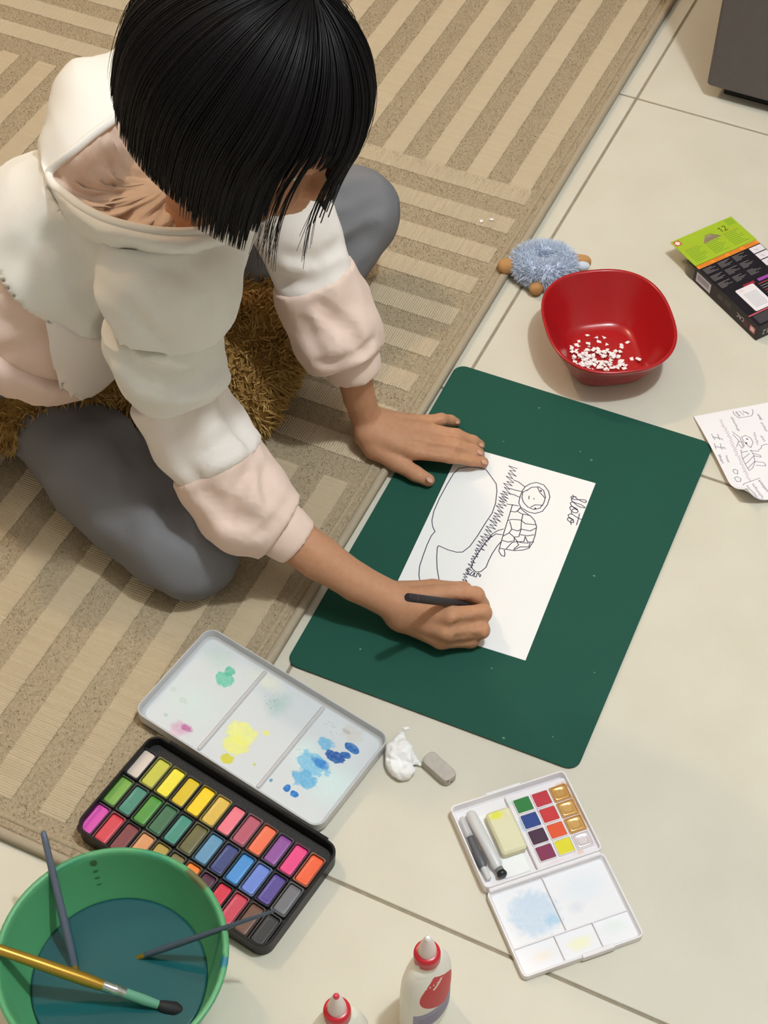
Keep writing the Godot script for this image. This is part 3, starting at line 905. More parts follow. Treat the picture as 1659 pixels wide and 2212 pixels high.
func water_tub() -> void:
	var c := Vector3(-0.2190, 0.0865, -0.5606)
	c.y = 0.0
	var t := thing("water_tub", "round bright green plastic tub of murky blue paint water in the near corner", "tub", c)
	var im := pic(512, 256, col(84, 158, 108))
	for s in [[.87, .05, 13, 7, [112, 84, 52]], [.703, .12, 3, 7, [60, 84, 40]], [.703, .19, 2.5, 3, [40, 84, 50]], [.703, .25, 2, 2.5, [40, 84, 50]], [.704, .31, 2, 2, [40, 84, 50]], [.012, .06, 6, 11, [20, 110, 150]], [.80, .05, 14, 5, [56, 146, 110]], [.66, .05, 20, 5, [56, 140, 100]]]:
		blot(im, Vector2(s[0] * 512, s[1] * 256), Vector2(s[2], s[3]), Color(s[4][0] / 255.0, s[4][1] / 255.0, s[4][2] / 255.0, 0.85), int(s[0] * 90), 0.6, 0.3)
	var g := Geo.new()
	var prof := [[.058, 0.0], [.0645, .002], [.0665, .006], [.0912, .0835], [.0938, .0845], [.0945, .0865], [.0938, .0882], [.0908, .0885], [.0892, .087], [.088, .083], [.0645, .009], [.061, .006], [.04, .005]]
	var n := 72
	for l in prof.size() - 1:
		for i in n:
			var a0 := TAU * i / n
			var a1 := TAU * (i + 1) / n
			var p: Array = prof[l]
			var q: Array = prof[l + 1]
			var v0: float = (l - 6) / 6.0 if l >= 6 else 0.9
			var v1: float = (l - 5) / 6.0 if l >= 6 else 0.9
			if l >= 3 and l < 7:
				v0 = 0.04
				v1 = 0.04
			elif l >= 7:
				v0 = 0.06 + (0.087 - p[1]) * 8.0
				v1 = 0.06 + (0.087 - q[1]) * 8.0
			g.quad(Vector3(cos(a0) * p[0], p[1], sin(a0) * p[0]), Vector3(cos(a1) * p[0], p[1], sin(a1) * p[0]), Vector3(cos(a1) * q[0], q[1], sin(a1) * q[0]), Vector3(cos(a0) * q[0], q[1], sin(a0) * q[0]), 0,
				Vector2(i / float(n), v0), Vector2((i + 1) / float(n), v0), Vector2((i + 1) / float(n), v1), Vector2(i / float(n), v1))
	for i in n:
		var a0 := TAU * i / n
		var a1 := TAU * (i + 1) / n
		g.tri(Vector3(0, 0, 0), Vector3(cos(a0) * .058, 0, sin(a0) * .058), Vector3(cos(a1) * .058, 0, sin(a1) * .058), 5, Vector2(.5, .9), Vector2(.5, .9), Vector2(.5, .9))
		g.tri(Vector3(0, 0.005, 0), Vector3(cos(a1) * .04, .005, sin(a1) * .04), Vector3(cos(a0) * .04, .005, sin(a0) * .04), 6, Vector2(.5, .9), Vector2(.5, .9), Vector2(.5, .9))
	var tm := pmat(im, 0.4, 0.5)
	tm.texture_repeat = true
	part("wall", g.mesh(), tm, t)
	# the water, level with the lower half of the tub
	var wl := 0.037
	var wm := mat(Color(0.12, 0.36, 0.38, 0.9), 0.08, 0.5)
	wm.transparency = BaseMaterial3D.TRANSPARENCY_ALPHA
	var wg := Geo.new()
	lathe(wg, [Vector2(0.0635, 0.0092), Vector2(0.0715, wl - 0.0006), Vector2(0.0726, wl + 0.0003), Vector2(0.0705, wl), Vector2(0.03, wl)], 64)
	var water := part("paint_water", wg.mesh(), wm, self, c)
	tag(water, "dark teal paint water standing in the green tub", "water")
	# brushes leaning in the tub
	var blue := mat(col(88, 96, 112), 0.35, 0.5)
	var gold := mat(col(196, 152, 62), 0.3, 0.5, 0.75)
	var silver := mat(col(205, 205, 205), 0.2, 0.5, 0.9)
	var b1 := thing("paintbrush", "grey-blue paintbrush standing upright against the back wall of the green tub", "paintbrush", Vector3(-0.2560, 0.0380, -0.5682), 0, "brushes in the green tub")
	var a := Vector3(-0.2560, 0.0380, -0.5682)
	var d := (Vector3(-0.2761, 0.0935, -0.6347) - a).normalized()
	var h := Geo.new()
	tube(h, [d * 0.004, d * 0.03, d * 0.07, d * 0.105, d * 0.1165, d * 0.1185], [0.0031, 0.0038, 0.0034, 0.0028, 0.0026, 0.0012], 12)
	part("handle", h.mesh(), blue, b1)
	h = Geo.new()
	tube(h, [d * -0.02, d * 0.005], [0.0022, 0.0031], 12)
	part("ferrule", h.mesh(), gold, b1)
	h = Geo.new()
	tube(h, [d * -0.032, d * -0.026, d * -0.02], [0.0004, 0.0022, 0.002], 10)
	part("bristles", h.mesh(), mat(col(60, 50, 44), 0.8), b1)
	a = Vector3(-0.1996, 0.0400, -0.5799)
	var b2 := thing("paintbrush", "thin slate-grey paintbrush leaning out of the green tub across the paint tin", "paintbrush", a, 0, "brushes in the green tub")
	d = (Vector3(-0.1277, 0.0898, -0.5818) - a).normalized()
	h = Geo.new()
	tube(h, [d * 0.001, d * 0.02, d * 0.06, d * 0.11, d * 0.138], [0.0024, 0.0029, 0.0026, 0.0018, 0.0012], 12)
	part("handle", h.mesh(), mat(col(72, 84, 98), 0.35), b2)
	h = Geo.new()
	tube(h, [d * -0.014, d * 0.002], [0.0018, 0.0024], 12)
	part("ferrule", h.mesh(), gold, b2)
	h = Geo.new()
	tube(h, [d * -0.026, d * -0.02, d * -0.014], [0.0003, 0.0018, 0.0016], 10)
	part("bristles", h.mesh(), mat(col(60, 50, 44), 0.8), b2)
	a = Vector3(-0.2257, 0.0570, -0.5421)
	var b3 := thing("paintbrush", "big gold-handled paintbrush with dark bristles dipping into the green tub", "paintbrush", a, 0, "brushes in the green tub")
	var e := Vector3(-0.1829, 0.0388, -0.5372)
	d = (Vector3(-0.3071, 0.0945, -0.5602) - e).normalized()
	var o := (a - e).dot(d)
	var off := e - a
	h = Geo.new()
	tube(h, [off + d * (o + 0.002), off + d * (o + 0.02), off + d * (o + 0.06), off + d * (o + 0.1), off + d * (o + 0.16), off + d * (o + 0.162)], [0.0046, 0.0055, 0.005, 0.0042, 0.003, 0.001], 14)
	part("handle", h.mesh(), gold, b3)
	h = Geo.new()
	tube(h, [off + d * (o - 0.016), off + d * (o - 0.012), off + d * (o - 0.011), off + d * (o - 0.006), off + d * (o - 0.005), off + d * (o + 0.004)], [0.0045, 0.0045, 0.005, 0.005, 0.0046, 0.0047], 14)
	part("ferrule", h.mesh(), silver, b3)
	h = Geo.new()
	tube(h, [off, off + d * 0.012, off + d * (o - 0.015)], [0.0036, 0.0044, 0.0045], 14)
	part("clear_sleeve", h.mesh(), mat(col(104, 160, 134), 0.2), b3)
	h = Geo.new()
	tube(h, [off - d * 0.02 + Vector3(0.004, 0.001, 0), off - d * 0.011 + Vector3(0.002, 0.001, 0), off - d * 0.003, off + d * 0.003], [0.002, 0.0062, 0.0052, 0.0034], 14)
	part("bristles", h.mesh(), mat(col(26, 24, 28), 0.7), b3)

func pocket_palette() -> void:
	var white := mat(col(238, 234, 236), 0.4, 0.5)
	var p := thing("pocket_palette", "small white folding plastic paint palette of twelve square pans on the tiles", "paint set", Vector3(0.1270, 0, -0.7137), deg_to_rad(19.9))
	part("box", tray(Geo.new(), 0.1132, 0.0862, 0.005, 0.0125, 0.0016, 0.004).mesh(), white, p)
	# the raised deck around the pans, with its stains
	var im := pic(512, 512, col(238, 232, 236))
	for s in [[.9, .12, 80, 40, [196, 130, 70], .8], [.97, .4, 30, 150, [206, 150, 92], .8], [.55, .12, 90, 24, [240, 206, 206], .7], [.1, .1, 60, 30, [200, 228, 206], .7], [.08, .42, 30, 60, [170, 200, 232], .8], [.2, .52, 60, 24, [212, 180, 226], .7], [.5, .5, 40, 30, [242, 190, 160], .6], [.4, .3, 40, 20, [200, 180, 220], .7], [.7, .95, 60, 14, [232, 190, 170], .7], [.3, .97, 80, 14, [238, 214, 226], .7]]:
		blot(im, Vector2(s[0] * 512, s[1] * 512), Vector2(s[2], s[3]), Color(s[4][0] / 255.0, s[4][1] / 255.0, s[4][2] / 255.0, s[5]), int(s[2] + s[3]), 0.5, 0.6)
	part("pan_deck", slab(Geo.new(), 0.0595, 0.0785, 0.002, 0.003, 0.0082, 0.0006).mesh(), pmat(im, 0.45), p, Vector3(0.0252, 0, 0.0015))
	var hue := [[[30, 120, 50], [190, 36, 54], [208, 158, 88]], [[24, 58, 134], [200, 40, 44], [214, 168, 98]], [[62, 22, 54], [226, 80, 28], [214, 168, 98]], [[128, 28, 74], [226, 216, 28], [232, 220, 224]]]
	var ring := Geo.new()
	loft(ring, [[rrect(0.0168, 0.0158, 0.0012, 3), 0.0], [rrect(0.0168, 0.0158, 0.0012, 3), 0.0008], [rrect(0.0162, 0.0152, 0.001, 3), 0.0013], [rrect(0.0152, 0.0142, 0.001, 3), 0.0013], [rrect(0.0148, 0.0138, 0.001, 3), 0.0004]], false, true)
	var ringm := ring.mesh(false)
	var cake := slab(Geo.new(), 0.0147, 0.0137, 0.001, 0.0001, 0.0010, 0.0003, 3).mesh()
	var dome := Geo.new()
	loft(dome, [[rrect(0.0147, 0.0137, 0.001, 3), 0.0002], [rrect(0.0142, 0.0132, 0.001, 3), 0.0012], [rrect(0.012, 0.011, 0.003, 3), 0.0016], [rrect(0.008, 0.007, 0.003, 3), 0.0006]], true, true, true)
	var domem := dome.mesh()
	for r in 4:
		for c in 3:
			var h: Array = hue[r][c]
			var pan := part("paint_pan", ringm, white if c < 2 else (mat(col(206, 158, 104), 0.35) if r < 3 else white), p, Vector3(0.0082 + c * 0.0182, 0.0083, -0.0235 + r * 0.0169))
			var pm := mat(col(h[0], h[1], h[2]), 0.5)
			if c == 2:
				pm = mat(col(h[0], h[1], h[2]), 0.3, 0.6, 0.35)
			part("paint_cake", domem if c == 2 else cake, pm, pan)
	# catches and hinge on the long edges
	part("catch_ledge", slab(Geo.new(), 0.034, 0.003, 0.0006, 0.004, 0.0105, 0.0004).mesh(), white, p, Vector3(-0.003, 0, -0.0442))
	part("hinge", slab(Geo.new(), 0.107, 0.004, 0.001, 0.003, 0.011, 0.0008).mesh(), white, p, Vector3(0.0, 0, 0.0447))
	# lid with its five mixing wells
	var li := pic(640, 480, col(242, 241, 245))
	for s in [[.27, .36, 150, 150, [200, 220, 240], .85, .2, .3], [.4, .5, 60, 40, [168, 206, 234], .7, .4, .6], [.3, .22, 110, 50, [206, 222, 240], .6, .3, .6], [.75, .25, 140, 100, [228, 238, 246], .8, .2, .8], [.62, .45, 60, 40, [222, 226, 238], .7, .3, .8], [.52, .86, 90, 50, [246, 244, 200], .85, .2, .7], [.2, .86, 80, 40, [248, 236, 222], .85, .2, .8], [.83, .8, 90, 50, [230, 238, 234], .8, .2, .8]]:
		blot(li, Vector2(s[0] * 640, s[1] * 480), Vector2(s[2], s[3]), Color(s[4][0] / 255.0, s[4][1] / 255.0, s[4][2] / 255.0, s[5]), int(s[2] + s[3] * 2), s[6], s[7])
	var lid := Node3D.new()
	lid.name = "lid"
	p.add_child(lid)
	lid.position = Vector3(0.0007, 0, 0.0862)
	part("tray", tray(Geo.new(), 0.1132, 0.0845, 0.005, 0.008, 0.0016, 0.003).mesh(), white, lid)
	part("mixing_floor", slab(Geo.new(), 0.106, 0.0775, 0.003, 0.0028, 0.0036, 0.0003).mesh(), pmat(li, 0.4), lid)
	for d in [[0, -0.004, -0.0125, 0.0012, 0.0535], [1, 0.0, 0.0145, 0.106, 0.0012], [2, -0.016, 0.0265, 0.0012, 0.023], [3, 0.02, 0.0265, 0.0012, 0.023]]:
		part("divider", slab(Geo.new(), d[3], d[4], 0.0004, 0.0034, 0.0058, 0.0002, 2).mesh(), white, lid, Vector3(d[1], 0, d[2]))
	part("catch", slab(Geo.new(), 0.03, 0.004, 0.0006, 0.002, 0.0092, 0.0005).mesh(), white, lid, Vector3(0.013, 0, 0.0415))
	# what lies in the left compartment
	var sp := thing("sponge", "pale yellow sponge block with a bright yellow stain in the white palette", "sponge", p.transform * Vector3(-0.0177, 0.0052, -0.0027), deg_to_rad(19.9))
	var sim := pic(256, 512, col(244, 238, 200))
	blot(sim, Vector2(96, 60), Vector2(96, 66), Color(0.96, 0.95, 0.25, 0.95), 9, 0.2, 0.7)
	var spm := pmat(sim, 0.9, 0.2)
	spm.normal_enabled = true
	spm.normal_texture = noise_normal(71, 0.2, 10.0)
	spm.normal_scale = 0.4
	part("block", slab(Geo.new(), 0.0235, 0.0435, 0.003, 0.0, 0.0098, 0.002, 4).mesh(), spm, sp)
	var card := part("card_insert", slab(Geo.new(), 0.024, 0.066, 0.001, 0.0042, 0.0052, 0.0003, 2).mesh(), mat(col(246, 246, 246), 0.7), p, Vector3(-0.022, 0, 0.004))
	var clear := mat(Color(0.86, 0.87, 0.88, 0.55), 0.2, 0.5)
	clear.transparency = BaseMaterial3D.TRANSPARENCY_ALPHA
	var frost := mat(col(214, 214, 214), 0.35)
	var wb := thing("water_brush", "frosted water brush barrel with a black plug beside the yellow sponge", "brush", p.transform * Vector3(-0.0375, 0.0095, 0.0), deg_to_rad(19.9))
	var g := Geo.new()
	tube(g, [Vector3(-0.0035, 0, -0.033), Vector3(-0.003, 0, -0.03), Vector3(-0.002, 0, -0.01), Vector3(0, 0, 0.024), Vector3(0.0003, 0, 0.028)], [0.003, 0.0052, 0.0054, 0.0054, 0.0036], 14)
	part("barrel", g.mesh(), frost, wb)
	g = Geo.new()
	tube(g, [Vector3(0.0003, 0, 0.027), Vector3(0.0006, 0, 0.031)], [0.0038, 0.004], 12)
	part("collar", g.mesh(), mat(col(120, 122, 124), 0.4), wb)
	g = Geo.new()
	tube(g, [Vector3(0.0006, 0, 0.0308), Vector3(0.0008, 0, 0.0325), Vector3(0.001, 0, 0.035), Vector3(0.001, 0, 0.0362)], [0.0034, 0.0046, 0.0046, 0.0032], 10)
	part("plug", g.mesh(), mat(col(30, 30, 32), 0.4), wb)
	var wn := thing("brush_nib", "clear capped brush nib with a dark grey grip at the left side of the palette", "brush", p.transform * Vector3(-0.0493, 0.0082, 0.0), deg_to_rad(19.9))
	g = Geo.new()
	tube(g, [Vector3(0, 0, -0.031), Vector3(0, 0, -0.028), Vector3(0, 0, -0.010)], [0.002, 0.0033, 0.0036], 12)
	part("cap", g.mesh(), clear, wn)
	g = Geo.new()
	tube(g, [Vector3(0, 0, -0.0125), Vector3(0, 0, -0.008), Vector3(0, 0, 0.004), Vector3(0, 0, 0.0055), Vector3(0, 0, 0.019), Vector3(0, 0, 0.022)], [0.0022, 0.003, 0.0034, 0.004, 0.0042, 0.003], 12)
	part("grip", g.mesh(), mat(col(92, 94, 98), 0.4), wn)
	g = Geo.new()
	tube(g, [Vector3(0, 0, 0.021), Vector3(0.0005, 0, 0.034)], [0.0028, 0.0022], 12)
	part("thread", g.mesh(), frost, wn)

func erasers() -> void:
	var f := Field.new(Vector3(0.0165, 0.0120, -0.7905) - Vector3(0.03, 0.0148, 0.035), Vector3(0.0165, 0.0120, -0.7905) + Vector3(0.035, 0.02, 0.03), 0.0011, 0.0012)
	var c := func(x: float, y: float, h: float) -> Vector3: return Vector3(x, h, y)
	var A := Vector3(0.0159, 0.0070, -0.8136)
	f.chain([A, Vector3(0.0097, 0.0080, -0.7969), Vector3(0.0088, 0.0070, -0.7851)], [0.003, 0.0078, 0.0072])
	f.chain([A, Vector3(0.0183, 0.0100, -0.7947), Vector3(0.0217, 0.0060, -0.7842)], [0.003, 0.0082, 0.006])
	f.chain([Vector3(0.0166, 0.0090, -0.8013), Vector3(0.0286, 0.0040, -0.7869)], [0.006, 0.003])
	for q in [[852, 1652], [862, 1660], [874, 1661], [846, 1640], [884, 1654]]: f.ell(U0(q[0], q[1]), Basis(), Vector3(0.0058, 0.0062, 0.0048))
	f.cap(Vector3(0.0296, 0.0030, -0.7910), Vector3(0.0342, 0.0020, -0.7846), 0.0018, 0.0012)
	f.close()
	f.crease([Vector3(0.0045, 0.0100, -0.7858), Vector3(0.0109, 0.0140, -0.7824), Vector3(0.0182, 0.0130, -0.7825), Vector3(0.0251, 0.0080, -0.7821)], 0.0016, 0.0022)
	var nz := FastNoiseLite.new()
	nz.seed = 8
	nz.frequency = 120.0
	f.rough(nz, 0.0016)
	f.cut(Vector3.DOWN, Vector3(0, 0.0002, 0))
	var k := part("kneaded_eraser", field_mesh([f]), mat(col(246, 245, 243), 0.75, 0.3), self)
	tag(k, "white kneaded eraser lump pinched to a point, beside the paint tin lid", "eraser")
	var e := thing("eraser", "worn grey block eraser with a blackened end beside the white lump", "eraser", Vector3(0.051, 0, -0.7785), deg_to_rad(-46.5))
	var g := Geo.new()
	loft(g, [[rrect(0.033, 0.0145, 0.005, 6), 0.0], [rrect(0.0345, 0.0158, 0.0055, 6), 0.0015], [rrect(0.0345, 0.0158, 0.0055, 6), 0.0085], [rrect(0.0335, 0.015, 0.005, 6), 0.0102], [rrect(0.031, 0.0125, 0.004, 6), 0.0108]], true, true)
	part("block", g.mesh(), woven(col(192, 184, 175), col(180, 172, 162), 0.85, 12.0, 81, 0.02), e)
	var g2 := Geo.new()
	for q in [[0.0165, 0.006, 0.0035, 0.0016], [0.0172, 0.004, 0.001, 0.0013], [0.0165, 0.0092, 0.0045, 0.0011]]:
		var b := SphereMesh.new()
		var t: Transform3D = Transform3D(Basis().scaled(Vector3(q[3] * 0.6, q[3], q[3] * 1.2)), Vector3(q[0], q[1], q[2]))
		for tri in range(0, 10):
			var a0 := TAU * tri / 10
			var a1 := TAU * (tri + 1) / 10
			g2.tri(t * Vector3(0.6, 0, 0), t * Vector3(0, cos(a0), sin(a0)), t * Vector3(0, cos(a1), sin(a1)))
			g2.tri(t * Vector3(-0.6, 0, 0), t * Vector3(0, cos(a1), sin(a1)), t * Vector3(0, cos(a0), sin(a0)))
	part("graphite_smudge", g2.mesh(), mat(col(58, 54, 52), 0.8), e)

func U0(px: float, py: float) -> Vector3:   # a few lumps of the eraser, given on a 0.47 mm grid
	return Vector3(0.0165 + (px - 868.0) * 0.000433, 0.0062, -0.7846 + (py - 1640.0) * 0.00061)

func glue() -> void:
	var body := mat(col(238, 234, 222), 0.35, 0.5)
	body.subsurf_scatter_enabled = true
	body.subsurf_scatter_strength = 0.15
	var red := mat(col(196, 30, 44), 0.28, 0.5)
	var noz := mat(col(232, 216, 212), 0.3, 0.5)
	var spec := [[Vector3(0.0339, 0.1180, -0.5480), deg_to_rad(48), "white glue bottle with a red collar and a white-tipped nozzle, nearer the pocket palette", col(250, 250, 250)], [Vector3(-0.0360, 0.1180, -0.5014), deg_to_rad(20), "white glue bottle with a red collar and a red-tipped nozzle at the near border", col(214, 60, 80)]]
	for s in spec:
		var at: Vector3 = s[0]
		at.y = 0.0
		var b := thing("glue_bottle", s[2], "glue bottle", at, s[1], "glue bottles")
		var g := Geo.new()
		var prof := [Vector2(0.019, 0.0), Vector2(0.0222, 0.002), Vector2(0.0228, 0.006), Vector2(0.0228, 0.060), Vector2(0.0220, 0.074), Vector2(0.0198, 0.086), Vector2(0.0162, 0.097), Vector2(0.0122, 0.104), Vector2(0.0098, 0.106), Vector2(0.0098, 0.11)]
		lathe(g, prof, 40, 1.12, 0.72)
		part("body", g.mesh(), body, b)
		g = Geo.new()
		lathe(g, [Vector2(0.0100, 0.1065), Vector2(0.0108, 0.107), Vector2(0.0108, 0.116), Vector2(0.0103, 0.1185), Vector2(0.0092, 0.1195), Vector2(0.007, 0.1197)], 32)
		part("collar", g.mesh(), red, b)
		g = Geo.new()
		lathe(g, [Vector2(0.0075, 0.119), Vector2(0.0072, 0.124), Vector2(0.0056, 0.132), Vector2(0.0035, 0.139), Vector2(0.0024, 0.1415)], 24)
		part("nozzle", g.mesh(), noz, b)
		g = Geo.new()
		lathe(g, [Vector2(0.0024, 0.1412), Vector2(0.0025, 0.143), Vector2(0.0012, 0.1445)], 16)
		part("tip", g.mesh(), mat(s[3], 0.3), b)
		# the printed label, wrapped round the front
		var im := pic(256, 384, col(236, 232, 222))
		for y in 384:
			for x in 256:
				var q := Vector2((x - 128) / 100.0, (y - 150) / 130.0)
				var lf := Vector2(q.x - 0.25 * q.y, q.y)
				if absf(lf.x) < 0.85 * (1.0 - lf.y * lf.y) and absf(lf.y) < 1.0: im.set_pixel(x, y, col(196, 62, 66))
				elif q.y > 0.8 and absf(q.x) < 1.1: im.set_pixel(x, y, col(150, 146, 170))
		for i in 5: stroke(im, PackedVector2Array([Vector2(40, 300 + i * 15), Vector2(200 - 17 * (i % 3), 300 + i * 15)]), 4.0, col(96, 90, 120))
		stroke(im, PackedVector2Array([Vector2(100, 88), Vector2(134, 62)]), 12.0, col(220, 214, 206))
		g = Geo.new()
		for i in 14:
			for j in 10:
				var c := []
				for e in [[i, j], [i + 1, j], [i + 1, j + 1], [i, j + 1]]:
					var an: float = PI * (0.92 - 0.84 * e[0] / 14.0)
					var hy: float = 0.100 - e[1] * 0.0085
					var rr := 0.0
					for z in prof.size() - 1:
						if prof[z].y <= hy and hy < prof[z + 1].y: rr = lerpf(prof[z].x, prof[z + 1].x, (hy - prof[z].y) / (prof[z + 1].y - prof[z].y)) + 0.0003
					c.append([Vector3(cos(an) * rr * 1.12, hy, sin(an) * rr * 0.72), Vector2(e[0] / 14.0, e[1] / 10.0)])
				g.quad(c[3][0], c[2][0], c[1][0], c[0][0], 0, c[3][1], c[2][1], c[1][1], c[0][1])
		part("label_print", g.mesh(false), pmat(im, 0.5), b)

func crayon_box() -> void:
	var b := thing("crayon_box", "black crayon box with a lime green hang tab, right of the red bowl", "box", Vector3(0.4352, 0, -1.4173), deg_to_rad(30.8))
	var W := 512
	var H := 656
	var im := pic(W, H, col(26, 23, 30))
	var gt := Color(0.55, 0.53, 0.53)
	im.fill_rect(Rect2i(0, 0, W, 34), col(232, 138, 48))
	for i in 4:
		for j in 2: stroke(im, PackedVector2Array([Vector2(20 + i * 125, 10 + j * 14), Vector2(110 + i * 125, 10 + j * 14)]), 4.0, col(170, 96, 30))
	for r in 3:
		for c in 4:
			if c == 3 and r < 3: continue
			for j in 5: stroke(im, PackedVector2Array([Vector2(18 + c * 122, 52 + r * 78 + j * 11), Vector2(18 + c * 122 + 70 + 30 * sin(j * 2.1 + c + r), 52 + r * 78 + j * 11)]), 4.0, gt)
	for j in 4: im.fill_rect(Rect2i(410, 42 + j * 66, 98, 58), col(226, 220, 226))
	for j in 4: stroke(im, PackedVector2Array([Vector2(440, 68 + j * 66), Vector2(462, 80 + j * 66)]), 6.0, col(170, 165, 175))
	im.fill_rect(Rect2i(270, 300, 242, 26), col(150, 70, 160))
	im.fill_rect(Rect2i(150, 300, 90, 26), col(150, 40, 60))
	for j in 9: stroke(im, PackedVector2Array([Vector2(250, 345 + j * 22), Vector2(330 + 26 * sin(j * 1.3), 345 + j * 22)]), 6.0, gt if j % 3 else col(190, 70, 80))
	im.fill_rect(Rect2i(352, 338, 46, 36), col(200, 210, 214))
	im.fill_rect(Rect2i(440, 338, 50, 36), col(190, 205, 60))
	im.fill_rect(Rect2i(380, 420, 50, 36), col(226, 204, 90))
	im.fill_rect(Rect2i(440, 470, 50, 36), col(60, 130, 200))
	im.fill_rect(Rect2i(0, 546, W, 12), col(196, 90, 100))
	for j in 7: stroke(im, PackedVector2Array([Vector2(24, 570 + j * 11), Vector2(470 - 60 * (j % 2), 570 + j * 11)]), 4.0, Color(0.45, 0.43, 0.44))
	# pale price sticker
	for y in range(318, 540):
		for x in range(70, 222):
			var rx := maxf(absf(x - 146.0) - 62, 0.0)
			var ry := maxf(absf(y - 429.0) - 97, 0.0)
			if rx * rx + ry * ry < 190: im.set_pixel(x, y, col(232, 226, 230))
	for j in 10: stroke(im, PackedVector2Array([Vector2(100, 380 + j * 14), Vector2(196, 380 + j * 14)]), 7.0, Color(0.72, 0.73, 0.75, 0.8))
	blot(im, Vector2(110, 340), Vector2(18, 14), Color(0.9, 0.75, 0.76, 0.7), 4, 0.2, 0.3)
	var g := Geo.new()
	slab(g, 0.0916, 0.1174, 0.0008, 0.0, 0.0222, 0.0004, 2)
	part("carton", g.mesh(), mat(col(36, 32, 36), 0.5), b)
	part("back_print", slab(Geo.new(), 0.0908, 0.1166, 0.0005, 0.02215, 0.0225, 0.0001, 2).mesh(), pmat(im, 0.45), b)
	# the long side print, facing left
	var si := pic(656, 128, col(44, 38, 38))
	si.fill_rect(Rect2i(24, 22, 150, 84), col(206, 200, 212))
	for i in 30: si.fill_rect(Rect2i(36 + i * 4, 34, 2 if i % 3 else 1, 50), col(60, 54, 66))
	for i in 3: stroke(si, PackedVector2Array([Vector2(250, 40 + i * 14), Vector2(300, 40 + i * 14)]), 5.0, col(104, 98, 96))
	for i in 5: stroke(si, PackedVector2Array([Vector2(318, 30 + i * 10), Vector2(384, 30 + i * 10)]), 3.0, col(104, 98, 96))
	flower(si, Vector2(610, 66), 26.0, col(206, 120, 122), col(228, 206, 200))
	for i in 4: stroke(si, PackedVector2Array([Vector2(520 + i * 14, 40), Vector2(528 + i * 11, 96)]), 4.0, col(140, 70, 62))
	g = Geo.new()
	var x := -0.04595
	g.quad(Vector3(x, 0.0215, -0.058), Vector3(x, 0.0215, 0.058), Vector3(x, 0.0008, 0.058), Vector3(x, 0.0008, -0.058), 0, Vector2(0, 0), Vector2(1, 0), Vector2(1, 1), Vector2(0, 1))
	var sp := part("side_print", g.mesh(false), pmat(si, 0.5), b)
	text3("CAC", b, 0.0075, Basis(Vector3(0, 0, -1), Vector3(0, -1, 0), Vector3(-1, 0, 0)), Vector3(x, 0.0118, 0.028), col(206, 200, 196))
	text3("12", b, 0.010, Basis(Vector3(-1, 0, 0), Vector3(0, -1, 0), Vector3(0, 0, 1)), Vector3(-0.033, 0.0095, 0.0588), col(190, 184, 182))
	# hang tab with its hook-shaped hole
	var ti := pic(512, 272, col(160, 186, 44))
	for c in 3:
		for j in 8: stroke(ti, PackedVector2Array([Vector2(30 + c * 160, 120 + j * 17), Vector2(30 + c * 160 + 105 + 22 * sin(j * 1.7 + c), 120 + j * 17)]), 5.0, Color(0.38, 0.55, 0.16, 0.8))
	for c in 3: stroke(ti, PackedVector2Array([Vector2(30 + c * 160, 104), Vector2(140 + c * 160, 104)]), 4.0, col(196, 150, 50))
	for j in 5: stroke(ti, PackedVector2Array([Vector2(440, 16 + j * 12), Vector2(498, 16 + j * 12)]), 5.0, Color(0.38, 0.55, 0.16, 0.8))
	flower(ti, Vector2(34, 34), 24.0, col(190, 84, 66), col(244, 226, 222))
	var outer := PackedVector2Array([Vector2(0.0458, 0.0243), Vector2(-0.0458, 0.0243), Vector2(-0.0458, -0.0243), Vector2(0.0458, -0.0243)])
	var hole := PackedVector2Array([Vector2(0.0145, -0.0025), Vector2(-0.0135, -0.0015), Vector2(-0.0035, -0.0125), Vector2(0.0045, -0.0125)])
	g = Geo.new()
	loft(g, [[outer, 0.0], [outer, 0.0006], [hole, 0.0006], [hole, 0.0], [outer, 0.0]], false, false, false, Vector2(0.0916, 0.0486))
	var tab := part("hang_tab", g.mesh(), pmat(ti, 0.45), b, Vector3(0, 0.0222, -0.083))
	text3("12", b, 0.0115, Basis(Vector3(1, 0, 0), Vector3(0, 0, -1), Vector3(0, 1, 0)), Vector3(0.0225, 0.02285, -0.094), col(52, 62, 20))
	# the clear crayon tray peeping out under the tab
	var tr := mat(Color(0.45, 0.4, 0.33, 0.7), 0.2)
	tr.transparency = BaseMaterial3D.TRANSPARENCY_ALPHA
	g = Geo.new()
	loft(g, [[supere(0.052, 0.036, 2.6, 32), 0.0], [supere(0.052, 0.036, 2.6, 32), 0.014], [supere(0.046, 0.03, 2.6, 32), 0.017]], true, true)
	part("inner_tray", g.mesh(), tr, b, Vector3(-0.0205, 0, -0.0660))

func flower(im: Image, at: Vector2, r: float, back: Color, petal: Color) -> void:
	im.fill_rect(Rect2i(int(at.x - r), int(at.y - r), int(r * 2), int(r * 2)), back)
	for i in 5:
		var a := TAU * i / 5 - PI / 2
		var p := at + Vector2(cos(a), sin(a)) * r * 0.42
		stroke(im, PackedVector2Array([at, p]), r * 0.7, petal)

func text3(s: String, parent: Node, size: float, b: Basis, at: Vector3, c: Color) -> void:
	var t := TextMesh.new()
	t.text = s
	var f := SystemFont.new()
	f.font_names = PackedStringArray(["Droid Sans"])
	t.font = f
	t.font_size = 32
	t.pixel_size = size / 32.0
	t.depth = 0.0002
	var o := part("lettering", t, mat(c, 0.6), parent)
	o.transform = Transform3D(b, at)

